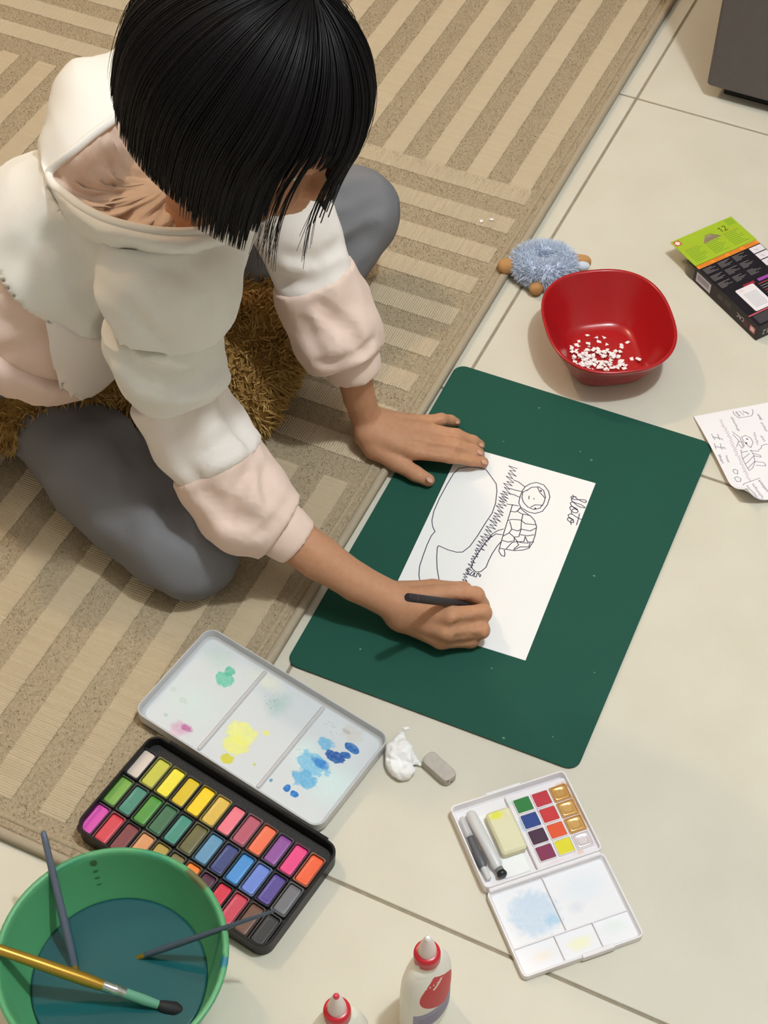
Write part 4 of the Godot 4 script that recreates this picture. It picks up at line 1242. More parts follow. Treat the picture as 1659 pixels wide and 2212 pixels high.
func tufts(parent: Node, where: Array, length: float, width: float, m: Material, droop := 0.35, called := "fur") -> void:
	var g := Geo.new()
	var pr := [[0.0, 1.0, 0.0], [0.35, 0.8, 0.06], [0.7, 0.5, 0.24], [1.0, 0.08, 0.5]]
	for i in 3:
		for k in 3:
			var a0 := TAU * k / 3
			var a1 := TAU * (k + 1) / 3
			var p: Array = pr[i]
			var q: Array = pr[i + 1]
			g.quad(Vector3(cos(a0) * p[1] * width + p[2] * length * droop, p[0] * length, sin(a0) * p[1] * width), Vector3(cos(a1) * p[1] * width + p[2] * length * droop, p[0] * length, sin(a1) * p[1] * width),
				Vector3(cos(a1) * q[1] * width + q[2] * length * droop, q[0] * length, sin(a1) * q[1] * width), Vector3(cos(a0) * q[1] * width + q[2] * length * droop, q[0] * length, sin(a0) * q[1] * width), 0)
	var mm := MultiMesh.new()
	mm.transform_format = MultiMesh.TRANSFORM_3D
	mm.mesh = g.mesh(false)
	mm.instance_count = where.size()
	for i in where.size(): mm.set_instance_transform(i, where[i])
	var o := MultiMeshInstance3D.new()
	o.name = called
	o.multimesh = mm
	o.material_override = m
	o.set_meta("kind", "stuff")
	parent.add_child(o, true)

# places for tufts over a mesh: one in `keep` of its points, leaning by chance
func grow(m: ArrayMesh, count: int, lean: float, s0: float, s1: float, clump := 0.0) -> Array:
	var arr := m.surface_get_arrays(0)
	var V: PackedVector3Array = arr[Mesh.ARRAY_VERTEX]
	var N: PackedVector3Array = arr[Mesh.ARRAY_NORMAL]
	var out := []
	var nz := FastNoiseLite.new()
	nz.seed = 3
	nz.frequency = 30.0
	for i in count:
		var k := rng.randi() % V.size()
		var p := V[k]
		if p.y < 0.006: continue
		var bend := Vector3(nz.get_noise_3d(p.x, p.y, p.z), nz.get_noise_3d(p.x + 9, p.y, p.z), nz.get_noise_3d(p.x, p.y + 9, p.z)) * clump
		var n := (N[k] + bend + Vector3(rng.randfn(0, lean), rng.randfn(0, lean) - lean * 0.3, rng.randfn(0, lean))).normalized()
		var x := n.cross(Vector3(rng.randfn(), rng.randfn(), rng.randfn())).normalized()
		var sc := rng.randf_range(s0, s1)
		out.append(Transform3D(Basis(x, n, x.cross(n)).scaled(Vector3(sc, sc, sc)), p + Vector3(rng.randfn(0, 0.0006), 0, rng.randfn(0, 0.0006))))
	return out

func fluffy_toy() -> void:
	var c := Vector3(0.1890, 0.0170, -1.4562)
	var t := thing("plush_ring", "small light blue fluffy ring toy with tan plush limbs beside the red bowl", "plush toy", Vector3(c.x, 0, c.z))
	var f := Field.new(Vector3(-0.05, 0.0, -0.05), Vector3(0.05, 0.05, 0.05), 0.002, 0.002)
	var ring := []
	var rad := []
	for i in 13:
		var a := TAU * i / 12
		ring.append(Vector3(cos(a) * 0.024, 0.0155 + 0.002 * sin(a), sin(a) * 0.0205))
		rad.append(0.0108)
	f.chain(ring, rad)
	f.close()
	var core := field_mesh([f])
	var bl := mat(col(216, 228, 246), 0.9, 0.2)
	bl.rim_enabled = true
	bl.rim = 0.4
	part("ring", core, bl, t)
	tufts(t, grow(core, 6500, 0.3, 0.6, 1.15), 0.0078, 0.0006, bl)
	var tan := woven(col(206, 158, 104), col(184, 136, 84), 0.9, 40.0, 91, 0.05, 0.6, 0.2)
	for l in [[Vector3(0.1580, 0.0140, -1.4563), Vector3(0.1436, 0.0150, -1.4527), 0.0095], [Vector3(0.1855, 0.0100, -1.4342), Vector3(0.1781, 0.0100, -1.4207), 0.0085], [Vector3(0.2173, 0.0140, -1.4660), Vector3(0.2373, 0.0140, -1.4611), 0.0085], [Vector3(0.2021, 0.0100, -1.4382), Vector3(0.2081, 0.0090, -1.4297), 0.0085]]:
		var q := Field.new(Vector3(-0.06, 0.0, -0.06), Vector3(0.06, 0.035, 0.06), 0.002, 0.002)
		q.cap(l[0] - t.position, l[1] - t.position, l[2] * 0.9, l[2])
		q.close()
		part("limb", field_mesh([q]), tan, t)
	var ear := Field.new(Vector3(0.2342, 0.0160, -1.4524) - t.position - Vector3(0.02, 0.012, 0.02), Vector3(0.2342, 0.0160, -1.4524) - t.position + Vector3(0.02, 0.015, 0.02), 0.0015, 0.001)
	ear.ell(Vector3(0.2342, 0.0160, -1.4524) - t.position, Basis(), Vector3(0.009, 0.005, 0.006))
	ear.close()
	part("ear", field_mesh([ear]), mat(col(206, 216, 230), 0.9), t)

func bear() -> void:
	var b := thing("plush_bear", "golden brown shaggy plush bear cushion squashed under the girl", "plush toy")
	var f := Field.new(Vector3(-0.55, 0.005, -1.42), Vector3(-0.06, 0.17, -1.02), 0.006, 0.008)
	f.chain([Vector3(-0.3912, 0.0750, -1.1696), Vector3(-0.3554, 0.0850, -1.1854), Vector3(-0.3105, 0.0900, -1.2007), Vector3(-0.2596, 0.0800, -1.2151), Vector3(-0.2148, 0.0600, -1.2449)], [0.034, 0.040, 0.043, 0.05, 0.055])
	f.chain([Vector3(-0.1503, 0.0650, -1.2610), Vector3(-0.1518, 0.0750, -1.3008), Vector3(-0.1638, 0.0550, -1.2221)], [0.052, 0.05, 0.045])
	f.cap(Vector3(-0.1443, 0.0450, -1.2179), Vector3(-0.1417, 0.0350, -1.2034), 0.03, 0.022)
	f.cap(Vector3(-0.1226, 0.0850, -1.2833), Vector3(-0.1154, 0.0850, -1.2905), 0.02, 0.018)
	f.cap(Vector3(-0.2148, 0.0600, -1.2449), Vector3(-0.1503, 0.0650, -1.2610), 0.055, 0.052)
	f.cap(Vector3(-0.3912, 0.0750, -1.1696), Vector3(-0.4365, 0.0700, -1.1743), 0.034, 0.034)
	f.cap(Vector3(-0.4174, 0.0950, -1.1759), Vector3(-0.3243, 0.1150, -1.1845), 0.036, 0.036)
	f.close()
	f.cut(Vector3.DOWN, Vector3(0, 0.009, 0))
	var core := field_mesh([f])
	var brown := woven(col(176, 140, 80), col(140, 106, 54), 0.95, 14.0, 101, 0.06)
	part("body", core, brown, b)
	var fm := mat(col(204, 168, 106), 0.9, 0.25)
	var fm2 := mat(col(170, 134, 76), 0.9, 0.25)
	tufts(b, grow(core, 9000, 0.3, 0.7, 1.25, 1.1), 0.013, 0.0013, fm, 0.5)
	tufts(b, grow(core, 8000, 0.35, 0.7, 1.2, 1.1), 0.012, 0.0012, fm2, 0.5)

func girl() -> void:
	var p := thing("person", "person with black bobbed hair in a white and pink hoodie, sitting and drawing", "person")
	var skin := woven(col(196, 147, 114), col(184, 134, 102), 0.5, 9.0, 111, 0.03, 0.12, 0.3)
	skin.subsurf_scatter_enabled = true
	skin.subsurf_scatter_strength = 0.12
	var pv := Vector3(-0.43, 0.13, -1.20)
	var md := Vector3(-0.33, 0.25, -1.18)
	var ch := Vector3(-0.24, 0.345, -1.16)
	var sr := Vector3(-0.1851, 0.3600, -1.0577)
	var sl := Vector3(-0.14, 0.35, -1.26)
	var er := Vector3(-0.1934, 0.1900, -1.0675)
	var el := Vector3(-0.0662, 0.1900, -1.2234)
	var wr := Vector3(0.0075, 0.0360, -0.9483)
	var wl := Vector3(-0.0180, 0.0420, -1.1815)
	# head axes: forward, up and to her right
	var F := Vector3(0.82, -0.513, 0.256).normalized()
	var C := Vector3(0.49, 0.859, 0.153)
	C = (C - F * F.dot(C)).normalized()
	var R := F.cross(C).normalized()
	var H := Vector3(-0.1101, 0.5540, -1.0536)
	var hp := func(a: float, r: float, c: float) -> Vector3: return H + F * a + R * r + C * c
	var hb := Basis(F, C, R)
	# --- the body: one figure, hidden where the clothes cover it
	var f := Field.new(Vector3(-0.58, 0.01, -1.56), Vector3(0.03, 0.56, -0.9), 0.012, 0.01)
	f.chain([pv, md, ch - Vector3(0, 0.025, 0)], [0.06, 0.065, 0.05])
	f.cap(sr - Vector3(0, 0.025, 0), sl - Vector3(0, 0.025, 0), 0.03, 0.03)
	f.chain([ch - Vector3(0, 0.02, 0), Vector3(-0.155, 0.39, -1.105), H - C * 0.06], [0.036, 0.030, 0.033])
	f.chain([sr, er, Vector3(-0.1033, 0.0850, -0.9948)], [0.034, 0.028, 0.024])
	f.chain([sl, el, Vector3(-0.0309, 0.1100, -1.1893)], [0.034, 0.027, 0.022])
	f.chain([Vector3(-0.41, 0.07, -1.22), Vector3(-0.3185, 0.0500, -1.1370), Vector3(-0.1957, 0.0450, -1.0078), Vector3(-0.2518, 0.0350, -1.0772)], [0.04, 0.03, 0.026, 0.022])
	f.chain([Vector3(-0.42, 0.1, -1.27), Vector3(-0.1374, 0.1250, -1.3803), Vector3(-0.0363, 0.1100, -1.4326), Vector3(-0.1725, 0.0450, -1.3580)], [0.05, 0.04, 0.028, 0.024])
	f.cap(Vector3(-0.1732, 0.0400, -1.3633), Vector3(-0.2036, 0.0300, -1.3362), 0.022, 0.018)
	f.close()
	# head
	var fh := Field.new(H - Vector3(0.13, 0.14, 0.13), H + Vector3(0.13, 0.12, 0.13), 0.0036, 0.005)
	fh.ell(hp.call(-0.004, 0, 0.01), hb, Vector3(0.086, 0.09, 0.07))
	fh.ell(hp.call(0.03, 0, -0.048), hb, Vector3(0.048, 0.046, 0.047))
	fh.ell(hp.call(0.058, 0, -0.088), hb, Vector3(0.017, 0.014, 0.018))
	fh.cap(hp.call(0.083, 0, -0.002), hp.call(0.096, 0, -0.031), 0.005, 0.0075)
	for s in [-1, 1]:
		fh.cap(hp.call(0.089, s * 0.008, -0.034), hp.call(0.084, s * 0.011, -0.035), 0.005, 0.004)
		fh.cap(hp.call(0.078, s * 0.012, 0.016), hp.call(0.07, s * 0.04, 0.014), 0.006, 0.005)
		fh.ell(hp.call(0.062, s * 0.036, -0.03), hb, Vector3(0.018, 0.018, 0.018))
		fh.ell(hp.call(-0.008, s * 0.072, -0.015), hb, Vector3(0.017, 0.028, 0.007))
		fh.cap(hp.call(0.083, s * 0.003, -0.056), hp.call(0.075, s * 0.02, -0.056), 0.0045, 0.003)
		fh.cap(hp.call(0.081, s * 0.003, -0.063), hp.call(0.074, s * 0.017, -0.062), 0.005, 0.003)
	fh.cap(H - C * 0.06, Vector3(-0.155, 0.40, -1.105), 0.033, 0.034)
	fh.close()
	for s in [-1, 1]: fh.crease([hp.call(0.083, s * 0.022, -0.006), hp.call(0.076, s * 0.042, -0.006)], 0.01, 0.005)
	fh.crease([hp.call(0.086, -0.02, -0.0595), hp.call(0.09, 0, -0.0595), hp.call(0.086, 0.02, -0.0595)], 0.002, 0.002)
	# her left hand, flat on the mat
	var ha := Field.new(Vector3(-0.06, 0.0, -1.25), Vector3(0.135, 0.13, -1.09), 0.0021, 0.0013)
	ha.chain([Vector3(-0.0301, 0.1000, -1.1890), Vector3(-0.0261, 0.0720, -1.1870), Vector3(-0.0195, 0.0440, -1.1850)], [0.019, 0.0165, 0.0165])
	var wrist := Vector3(-0.0165, 0.0380, -1.1825)
	var mcp := [Vector3(0.0311, 0.0275, -1.1510), Vector3(0.0420, 0.0305, -1.1621), Vector3(0.0472, 0.0295, -1.1769), Vector3(0.0456, 0.0250, -1.1930)]
	for i in 4: ha.cap(wrist.lerp(Vector3(-0.0165, 0.0300, -1.1678), 0.8 - i * 0.25), mcp[i], 0.0145, [0.0090, 0.0092, 0.0090, 0.0085][i])
	ha.cap(Vector3(-0.0161, 0.0260, -1.1761), Vector3(-0.0086, 0.0220, -1.1618), 0.0165, 0.014)
	ha.cap(Vector3(-0.0086, 0.0220, -1.1618), Vector3(0.0299, 0.0220, -1.1664), 0.013, 0.010)
	ha.cap(Vector3(-0.0146, 0.0360, -1.1924), Vector3(0.0425, 0.0240, -1.1866), 0.013, 0.009)
	ha.chain([Vector3(-0.0086, 0.0220, -1.1618), Vector3(0.0135, 0.0165, -1.1443), Vector3(0.0331, 0.0135, -1.1314), Vector3(0.0468, 0.0098, -1.1255)], [0.0135, 0.0096, 0.0082, 0.0070])
	ha.chain([mcp[0], Vector3(0.0698, 0.0260, -1.1445), Vector3(0.0933, 0.0165, -1.1476), Vector3(0.1065, 0.0095, -1.1504)], [0.0090, 0.0070, 0.0062, 0.0055])
	ha.chain([mcp[1], Vector3(0.0758, 0.0310, -1.1564), Vector3(0.0950, 0.0200, -1.1583), Vector3(0.1021, 0.0150, -1.1587)], [0.0092, 0.0071, 0.0063, 0.0056])
	ha.chain([mcp[2], Vector3(0.0773, 0.0290, -1.1720), Vector3(0.0956, 0.0180, -1.1733), Vector3(0.1034, 0.0110, -1.1742)], [0.0090, 0.0069, 0.0060, 0.0054])
	ha.chain([mcp[3], Vector3(0.0617, 0.0235, -1.1998), Vector3(0.0722, 0.0150, -1.2062), Vector3(0.0784, 0.0098, -1.2083)], [0.0088, 0.0066, 0.0057, 0.005])
	ha.close()
	ha.fold([Vector3(0.0520, 0.0300, -1.1692), Vector3(0.0716, 0.0300, -1.1639), Vector3(0.0893, 0.0200, -1.1655), Vector3(0.1013, 0.0150, -1.1640)], 0.0026, 0.0072)
	ha.fold([Vector3(0.0419, 0.0300, -1.1540), Vector3(0.0663, 0.0300, -1.1481), Vector3(0.0913, 0.0200, -1.1511), Vector3(0.1041, 0.0120, -1.1548)], 0.0026, 0.0070)
	ha.fold([Vector3(0.0150, 0.0400, -1.1688), Vector3(0.0373, 0.0300, -1.1725)], 0.004, 0.0010)
	ha.fold([Vector3(0.0149, 0.0400, -1.1556), Vector3(0.0346, 0.0300, -1.1580)], 0.004, 0.0010)
	# her right hand, closed round the pen
	var hr := Field.new(Vector3(-0.11, 0.0, -1.06), Vector3(0.12, 0.12, -0.85), 0.0021, 0.0014)
	hr.chain([Vector3(-0.0979, 0.0850, -0.9948), Vector3(-0.0628, 0.0690, -0.9759), Vector3(-0.0268, 0.0520, -0.9589), Vector3(0.0075, 0.0380, -0.9474)], [0.0235, 0.0215, 0.0185, 0.0185])
	var wr2 := Vector3(0.0129, 0.0360, -0.9444)
	var mr := [Vector3(0.0498, 0.0440, -0.9469), Vector3(0.0648, 0.0460, -0.9217), Vector3(0.0610, 0.0340, -0.9138), Vector3(0.0555, 0.0200, -0.9138)]
	for i in 4: hr.cap(wr2.lerp(Vector3(0.0161, 0.0240, -0.9419), i * 0.33), mr[i], 0.0165, [0.0115, 0.0105, 0.0102, 0.0095][i])
	hr.cap(Vector3(0.0184, 0.0240, -0.9391), Vector3(0.0545, 0.0220, -0.9322), 0.0165, 0.012)
	hr.chain([Vector3(0.0166, 0.0360, -0.9561), Vector3(0.0480, 0.0340, -0.9621), Vector3(0.0780, 0.0280, -0.9660), Vector3(0.0884, 0.0150, -0.9625), Vector3(0.0958, 0.0130, -0.9605)], [0.0135, 0.0110, 0.0092, 0.0078, 0.0065])
	hr.chain([mr[0], Vector3(0.0702, 0.0430, -0.9521), Vector3(0.0902, 0.0340, -0.9565), Vector3(0.0962, 0.0200, -0.9554), Vector3(0.0993, 0.0140, -0.9559)], [0.0110, 0.0095, 0.0082, 0.0072, 0.006])
	hr.chain([mr[1], Vector3(0.0962, 0.0340, -0.9352), Vector3(0.0968, 0.0170, -0.9441), Vector3(0.0864, 0.0110, -0.9507)], [0.0102, 0.0085, 0.0075, 0.0065])
	hr.chain([mr[2], Vector3(0.0943, 0.0250, -0.9213), Vector3(0.0910, 0.0120, -0.9288), Vector3(0.0795, 0.0085, -0.9345)], [0.0100, 0.0083, 0.0072, 0.0062])
	hr.chain([mr[3], Vector3(0.0852, 0.0130, -0.9181), Vector3(0.0827, 0.0080, -0.9200), Vector3(0.0729, 0.0070, -0.9234)], [0.0092, 0.0075, 0.0062, 0.0055])
	hr.close()
	hr.fold([Vector3(0.0699, 0.0300, -0.9238), Vector3(0.0834, 0.0300, -0.9260), Vector3(0.0974, 0.0250, -0.9323)], 0.0035, 0.0050)
	hr.fold([Vector3(0.0700, 0.0200, -0.9154), Vector3(0.0906, 0.0150, -0.9200)], 0.0032, 0.003)
	hr.fold([Vector3(0.0474, 0.0450, -0.9406), Vector3(0.0700, 0.0400, -0.9426), Vector3(0.0825, 0.0350, -0.9462)], 0.0040, 0.0035)
	hr.fold([Vector3(0.0632, 0.0500, -0.9166), Vector3(0.0659, 0.0500, -0.9183)], 0.0055, -0.0026)
	hr.fold([Vector3(0.0559, 0.0350, -0.9082), Vector3(0.0573, 0.0350, -0.9093)], 0.005, -0.0016)
	part("body", field_mesh([f, fh, ha, hr]), skin, p)
	var nail := mat(col(204, 156, 134), 0.3, 0.5)
	for q in [[Vector3(0.0480, 0.0163, -1.1206), Vector3(0.0046, 0.001, 0.0038)], [Vector3(0.1066, 0.0150, -1.1463), Vector3(0.0042, 0.001, 0.0034)], [Vector3(0.1022, 0.0203, -1.1554), Vector3(0.0042, 0.001, 0.0034)], [Vector3(0.1040, 0.0162, -1.1702), Vector3(0.0042, 0.001, 0.0034)], [Vector3(0.0792, 0.0145, -1.2047), Vector3(0.0036, 0.001, 0.003)]]:
		var g := Geo.new()
		lathe(g, [Vector2(0.1, -1), Vector2(0.75, -0.6), Vector2(1, 0), Vector2(0.75, 0.6), Vector2(0.1, 1)], 12)
		var o := part("fingernail", g.mesh(), nail, p, q[0])
		o.transform = Transform3D(Basis.from_euler(Vector3(0, deg_to_rad(-15), deg_to_rad(-32))) * Basis.from_scale(q[1]), q[0])
	var eye := SphereMesh.new()
	eye.radius = 0.0105
	eye.height = 0.021
	eye.radial_segments = 16
	eye.rings = 8
	for s in [-1, 1]:
		var e := part("eye", eye, mat(col(232, 228, 224), 0.2), p, hp.call(0.0600, s * 0.030, -0.009))
		var iris := SphereMesh.new()
		iris.radius = 0.0075
		iris.height = 0.015
		iris.radial_segments = 12
		iris.rings = 6
		part("iris", iris, mat(col(40, 26, 20), 0.15), e, F * 0.0040 - C * 0.0018)
		var br := Geo.new()
		tube(br, [fh.seat(hp.call(0.075, s * 0.012, 0.018), F), fh.seat(hp.call(0.07, s * 0.026, 0.022), F), fh.seat(hp.call(0.06, s * 0.041, 0.019), F)], [0.0012, 0.002, 0.0008], 6)
		part("eyebrow", br.mesh(), mat(col(34, 26, 24), 0.8), p)
	trousers(p)
	hoodie(p, pv, md, ch, sr, sl, er, el, H, C)
	hair(p, H, F, C, R)

func trousers(p: Node3D) -> void:
	var grey := woven(col(140, 140, 143), col(108, 108, 112), 0.95, 26.0, 121, 0.12, 0.3, 0.3)
	var f := Field.new(Vector3(-0.56, 0.004, -1.60), Vector3(0.06, 0.22, -0.9), 0.0046, 0.009)
	f.chain([Vector3(-0.40, 0.07, -1.23), Vector3(-0.3230, 0.0560, -1.1413), Vector3(-0.2910, 0.0600, -1.0965), Vector3(-0.2468, 0.0580, -1.0521), Vector3(-0.2044, 0.0520, -1.0105), Vector3(-0.1889, 0.0460, -0.9989)], [0.055, 0.046, 0.052, 0.053, 0.047, 0.040])
	f.chain([Vector3(-0.1892, 0.0440, -1.0004), Vector3(-0.2522, 0.0420, -1.0900), Vector3(-0.36, 0.04, -1.16)], [0.036, 0.038, 0.030])
	f.chain([Vector3(-0.44, 0.115, -1.27), Vector3(-0.1361, 0.1400, -1.3707), Vector3(-0.0336, 0.1180, -1.4312)], [0.082, 0.060, 0.046])
	f.chain([Vector3(-0.0311, 0.1100, -1.4350), Vector3(-0.0679, 0.0750, -1.3982), Vector3(-0.1558, 0.0550, -1.3512), Vector3(-0.1818, 0.0450, -1.3393)], [0.044, 0.045, 0.040, 0.034])
	f.chain([Vector3(-0.45, 0.10, -1.23), Vector3(-0.45, 0.12, -1.29)], [0.075, 0.085])
	f.cap(Vector3(-0.45, 0.10, -1.25), Vector3(-0.38, 0.19, -1.20), 0.085, 0.085)
	f.close()
	var nz := FastNoiseLite.new()
	nz.seed = 12
	nz.frequency = 16.0
	nz.fractal_octaves = 2
	f.rough(nz, 0.003)
	# folds at the knee and behind it
	f.fold([Vector3(-0.2486, 0.0800, -1.1487), Vector3(-0.2347, 0.0800, -1.1010), Vector3(-0.2258, 0.0800, -1.0519)], 0.010, 0.019)
	f.fold([Vector3(-0.2644, 0.0800, -1.1390), Vector3(-0.2477, 0.0800, -1.0885), Vector3(-0.2488, 0.0800, -1.0519)], 0.011, 0.013)
	f.fold([Vector3(-0.2288, 0.0800, -1.1135), Vector3(-0.2147, 0.0800, -1.0579), Vector3(-0.2102, 0.0700, -1.0185)], 0.009, 0.017)
	f.fold([Vector3(-0.2027, 0.0800, -1.0519), Vector3(-0.2036, 0.0800, -1.0221), Vector3(-0.1988, 0.0700, -1.0010)], 0.008, 0.013)
	f.fold([Vector3(-0.2146, 0.0800, -1.0399), Vector3(-0.2131, 0.0800, -1.0104)], 0.008, 0.011)
	f.fold([Vector3(-0.3030, 0.0800, -1.1650), Vector3(-0.2696, 0.0800, -1.1199), Vector3(-0.2314, 0.0800, -1.0640)], 0.012, 0.004)
	f.fold([Vector3(-0.0728, 0.1000, -1.4167), Vector3(-0.0365, 0.1000, -1.4364), Vector3(-0.0077, 0.1000, -1.4645)], 0.011, 0.017)
	f.fold([Vector3(-0.0780, 0.0800, -1.3926), Vector3(-0.0417, 0.0800, -1.4042), Vector3(-0.0156, 0.0800, -1.4317)], 0.012, 0.019)
	f.fold([Vector3(-0.0678, 0.1200, -1.4487), Vector3(-0.0364, 0.1200, -1.4527), Vector3(-0.0156, 0.1200, -1.4729)], 0.011, 0.013)
	f.fold([Vector3(-0.1877, 0.0700, -1.3806), Vector3(-0.1563, 0.0700, -1.3806), Vector3(-0.1260, 0.0700, -1.4037)], 0.011, 0.017)
	f.cut(Vector3.DOWN, Vector3(0, 0.0085, 0))
	part("trousers", field_mesh([f]), grey, p)

func hoodie(p: Node3D, pv: Vector3, md: Vector3, ch: Vector3, sr: Vector3, sl: Vector3, er: Vector3, el: Vector3, H: Vector3, C: Vector3) -> void:
	var white := woven(col(241, 239, 232), col(235, 233, 226), 0.9, 24.0, 131, 0.05, 0.25, 0.35)
	var pale := woven(col(242, 233, 226), col(236, 227, 220), 0.9, 24.0, 133, 0.05, 0.25, 0.35)
	var pink := woven(col(240, 214, 199), col(234, 207, 192), 0.9, 24.0, 135, 0.05, 0.25, 0.35)
	for m in [white, pale, pink]:
		m.rim_enabled = true
		m.rim = 0.2
	var nz := FastNoiseLite.new()
	nz.seed = 31
	nz.frequency = 13.0
	nz.fractal_octaves = 2
	var ax := (md - pv).normalized()
	var seam := pv.lerp(md, 1.36)
	# white body panel with the shoulders
	var f := Field.new(Vector3(-0.52, 0.1, -1.38), Vector3(0.0, 0.48, -0.94), 0.0048, 0.012)
	f.chain([pv, md, ch], [0.108, 0.103, 0.084])
	f.cap(sr, sl, 0.055, 0.050)
	f.chain([sr, Vector3(-0.2015, 0.2870, -1.0507), Vector3(-0.2004, 0.2770, -1.0502)], [0.057, 0.0455, 0.042])
	f.chain([sl, Vector3(-0.1061, 0.3200, -1.2437)], [0.050, 0.034])
	f.close()
	f.rough(nz, 0.0045)
	f.fold([Vector3(-0.2106, 0.3600, -1.0904), Vector3(-0.2004, 0.3600, -1.0577), Vector3(-0.1987, 0.3200, -1.0592), Vector3(-0.1927, 0.2900, -1.0442)], 0.0045, 0.0040)
	f.fold([Vector3(-0.3021, 0.3000, -1.1738), Vector3(-0.2766, 0.3000, -1.1229), Vector3(-0.2613, 0.2800, -1.0949), Vector3(-0.2529, 0.2700, -1.0720)], 0.010, 0.018)
	f.fold([Vector3(-0.3234, 0.2800, -1.1965), Vector3(-0.3001, 0.2800, -1.1510), Vector3(-0.2807, 0.2600, -1.1282), Vector3(-0.2630, 0.2500, -1.1013)], 0.010, 0.010)
	f.fold([Vector3(-0.1956, 0.3600, -1.0725), Vector3(-0.1750, 0.3600, -1.0665), Vector3(-0.1625, 0.3400, -1.0646), Vector3(-0.1593, 0.3200, -1.0533)], 0.007, 0.011)
	f.fold([Vector3(-0.2252, 0.3300, -1.0488), Vector3(-0.2132, 0.3100, -1.0490), Vector3(-0.1992, 0.3000, -1.0400)], 0.007, 0.009)
	f.fold([Vector3(-0.2735, 0.3300, -1.1148), Vector3(-0.2502, 0.3100, -1.0877), Vector3(-0.2331, 0.3000, -1.0505)], 0.009, 0.006)
	f.fold([Vector3(-0.2610, 0.3300, -1.0964), Vector3(-0.2406, 0.3100, -1.0756), Vector3(-0.2310, 0.3000, -1.0505)], 0.012, -0.005)
	var f2 := Field.new(f.o, Vector3(-0.2, 0.42, -0.94), 0.0055, 0.012)
	f.carve(Vector3(-0.2374, 0.4200, -1.1397), 0.059)
	f.carve(Vector3(-0.2007, 0.4450, -1.0783), 0.055)
	f.cut_near((Vector3(-0.2001, 0.2700, -1.0483) - sr).normalized(), Vector3(-0.1918, 0.3250, -1.0092), Vector3(-0.1984, 0.2620, -1.0386), 0.080)
	# cut the sleeve off at its seam and the body at the side seam
	f.cut(ax * -1.0, seam)
	part("body_panel", field_mesh([f]), white, p)
	f2.chain([pv, md, ch], [0.102, 0.0955, 0.076])
	f2.close()
	f2.rough(nz, 0.0025)
	f2.fold([Vector3(-0.3799, 0.2000, -1.1205), Vector3(-0.3454, 0.2000, -1.1299), Vector3(-0.3127, 0.2000, -1.1554)], 0.009, 0.008)
	f2.fold([Vector3(-0.3831, 0.2000, -1.1716), Vector3(-0.3489, 0.2000, -1.1554), Vector3(-0.3217, 0.2000, -1.1554)], 0.012, 0.006)
	f2.cut(ax, seam + ax * 0.02)
	f2.cut(ax * -1.0, pv.lerp(md, 0.86))
	part("side_panel", field_mesh([f2]), pink, p)
	var f3 := Field.new(Vector3(-0.58, 0.06, -1.36), Vector3(-0.22, 0.40, -1.02), 0.0055, 0.012)
	f3.chain([pv, pv.lerp(md, 0.75), md], [0.098, 0.1095, 0.104])
	f3.close()
	f3.rough(nz, 0.004)
	f3.cut(ax, pv.lerp(md, 0.90))
	f3.cut(ax * -1.0, pv.lerp(md, 0.68))
	part("hem_band", field_mesh([f3]), pink, p)
	var f4 := Field.new(Vector3(-0.40, 0.06, -1.36), Vector3(-0.16, 0.42, -1.02), 0.0055, 0.010)
	f4.chain([pv, pv.lerp(md, 0.75), md, ch], [0.102, 0.1125, 0.106, 0.085])
	f4.close()
	f4.cut(ax, pv.lerp(md, 1.4))
	f4.cut(ax * -1.0, pv.lerp(md, 0.70))
	f4.cut(Vector3(-0.94, 0, -0.34), Vector3(-0.2818, 0.2000, -1.1426))
	part("front_hem", field_mesh([f4]), pale, p)
	# right sleeve in its panels, each a little fuller than the next
	sleeve(p, "sleeve_panel", white, [Vector3(-0.2008, 0.2920, -1.0498), Vector3(-0.1941, 0.2500, -1.0532), Vector3(-0.1900, 0.2050, -1.0535)], [0.0465, 0.0455, 0.0440],
		[[[Vector3(-0.2383, 0.2600, -1.0659), Vector3(-0.2294, 0.2600, -1.0482), Vector3(-0.2154, 0.2500, -1.0444), Vector3(-0.1954, 0.2400, -1.0464), Vector3(-0.1742, 0.2400, -1.0475), Vector3(-0.1561, 0.2400, -1.0629)], 0.0115, 0.0135], [[Vector3(-0.2408, 0.2500, -1.0532), Vector3(-0.2244, 0.2400, -1.0376), Vector3(-0.1999, 0.2300, -1.0371), Vector3(-0.1761, 0.2200, -1.0489), Vector3(-0.1500, 0.2200, -1.0715)], 0.0085, -0.0125], [[Vector3(-0.1844, 0.2700, -1.0512), Vector3(-0.1644, 0.2600, -1.0523)], 0.008, 0.004], [[Vector3(-0.2285, 0.2600, -1.0611), Vector3(-0.1979, 0.2600, -1.0493), Vector3(-0.1738, 0.2500, -1.0532)], 0.011, -0.004]], nz, 0.004)
	sleeve(p, "sleeve_panel", pale, [Vector3(-0.1922, 0.2110, -1.0562), Vector3(-0.1741, 0.1780, -1.0411), Vector3(-0.1542, 0.1450, -1.0192)], [0.0432, 0.0435, 0.0415],
		[[[Vector3(-0.1892, 0.1900, -1.0420), Vector3(-0.1931, 0.1800, -1.0247), Vector3(-0.1860, 0.1700, -1.0046)], 0.012, 0.006], [[Vector3(-0.1656, 0.1600, -1.0104), Vector3(-0.1404, 0.1600, -1.0277), Vector3(-0.1228, 0.1500, -1.0603)], 0.009, -0.006], [[Vector3(-0.1741, 0.1700, -1.0190), Vector3(-0.1532, 0.1700, -1.0335), Vector3(-0.1380, 0.1600, -1.0633)], 0.009, 0.004], [[Vector3(-0.1481, 0.2000, -1.0594), Vector3(-0.1381, 0.1800, -1.0511), Vector3(-0.1259, 0.1600, -1.0454)], 0.010, 0.006]], nz, 0.0045)
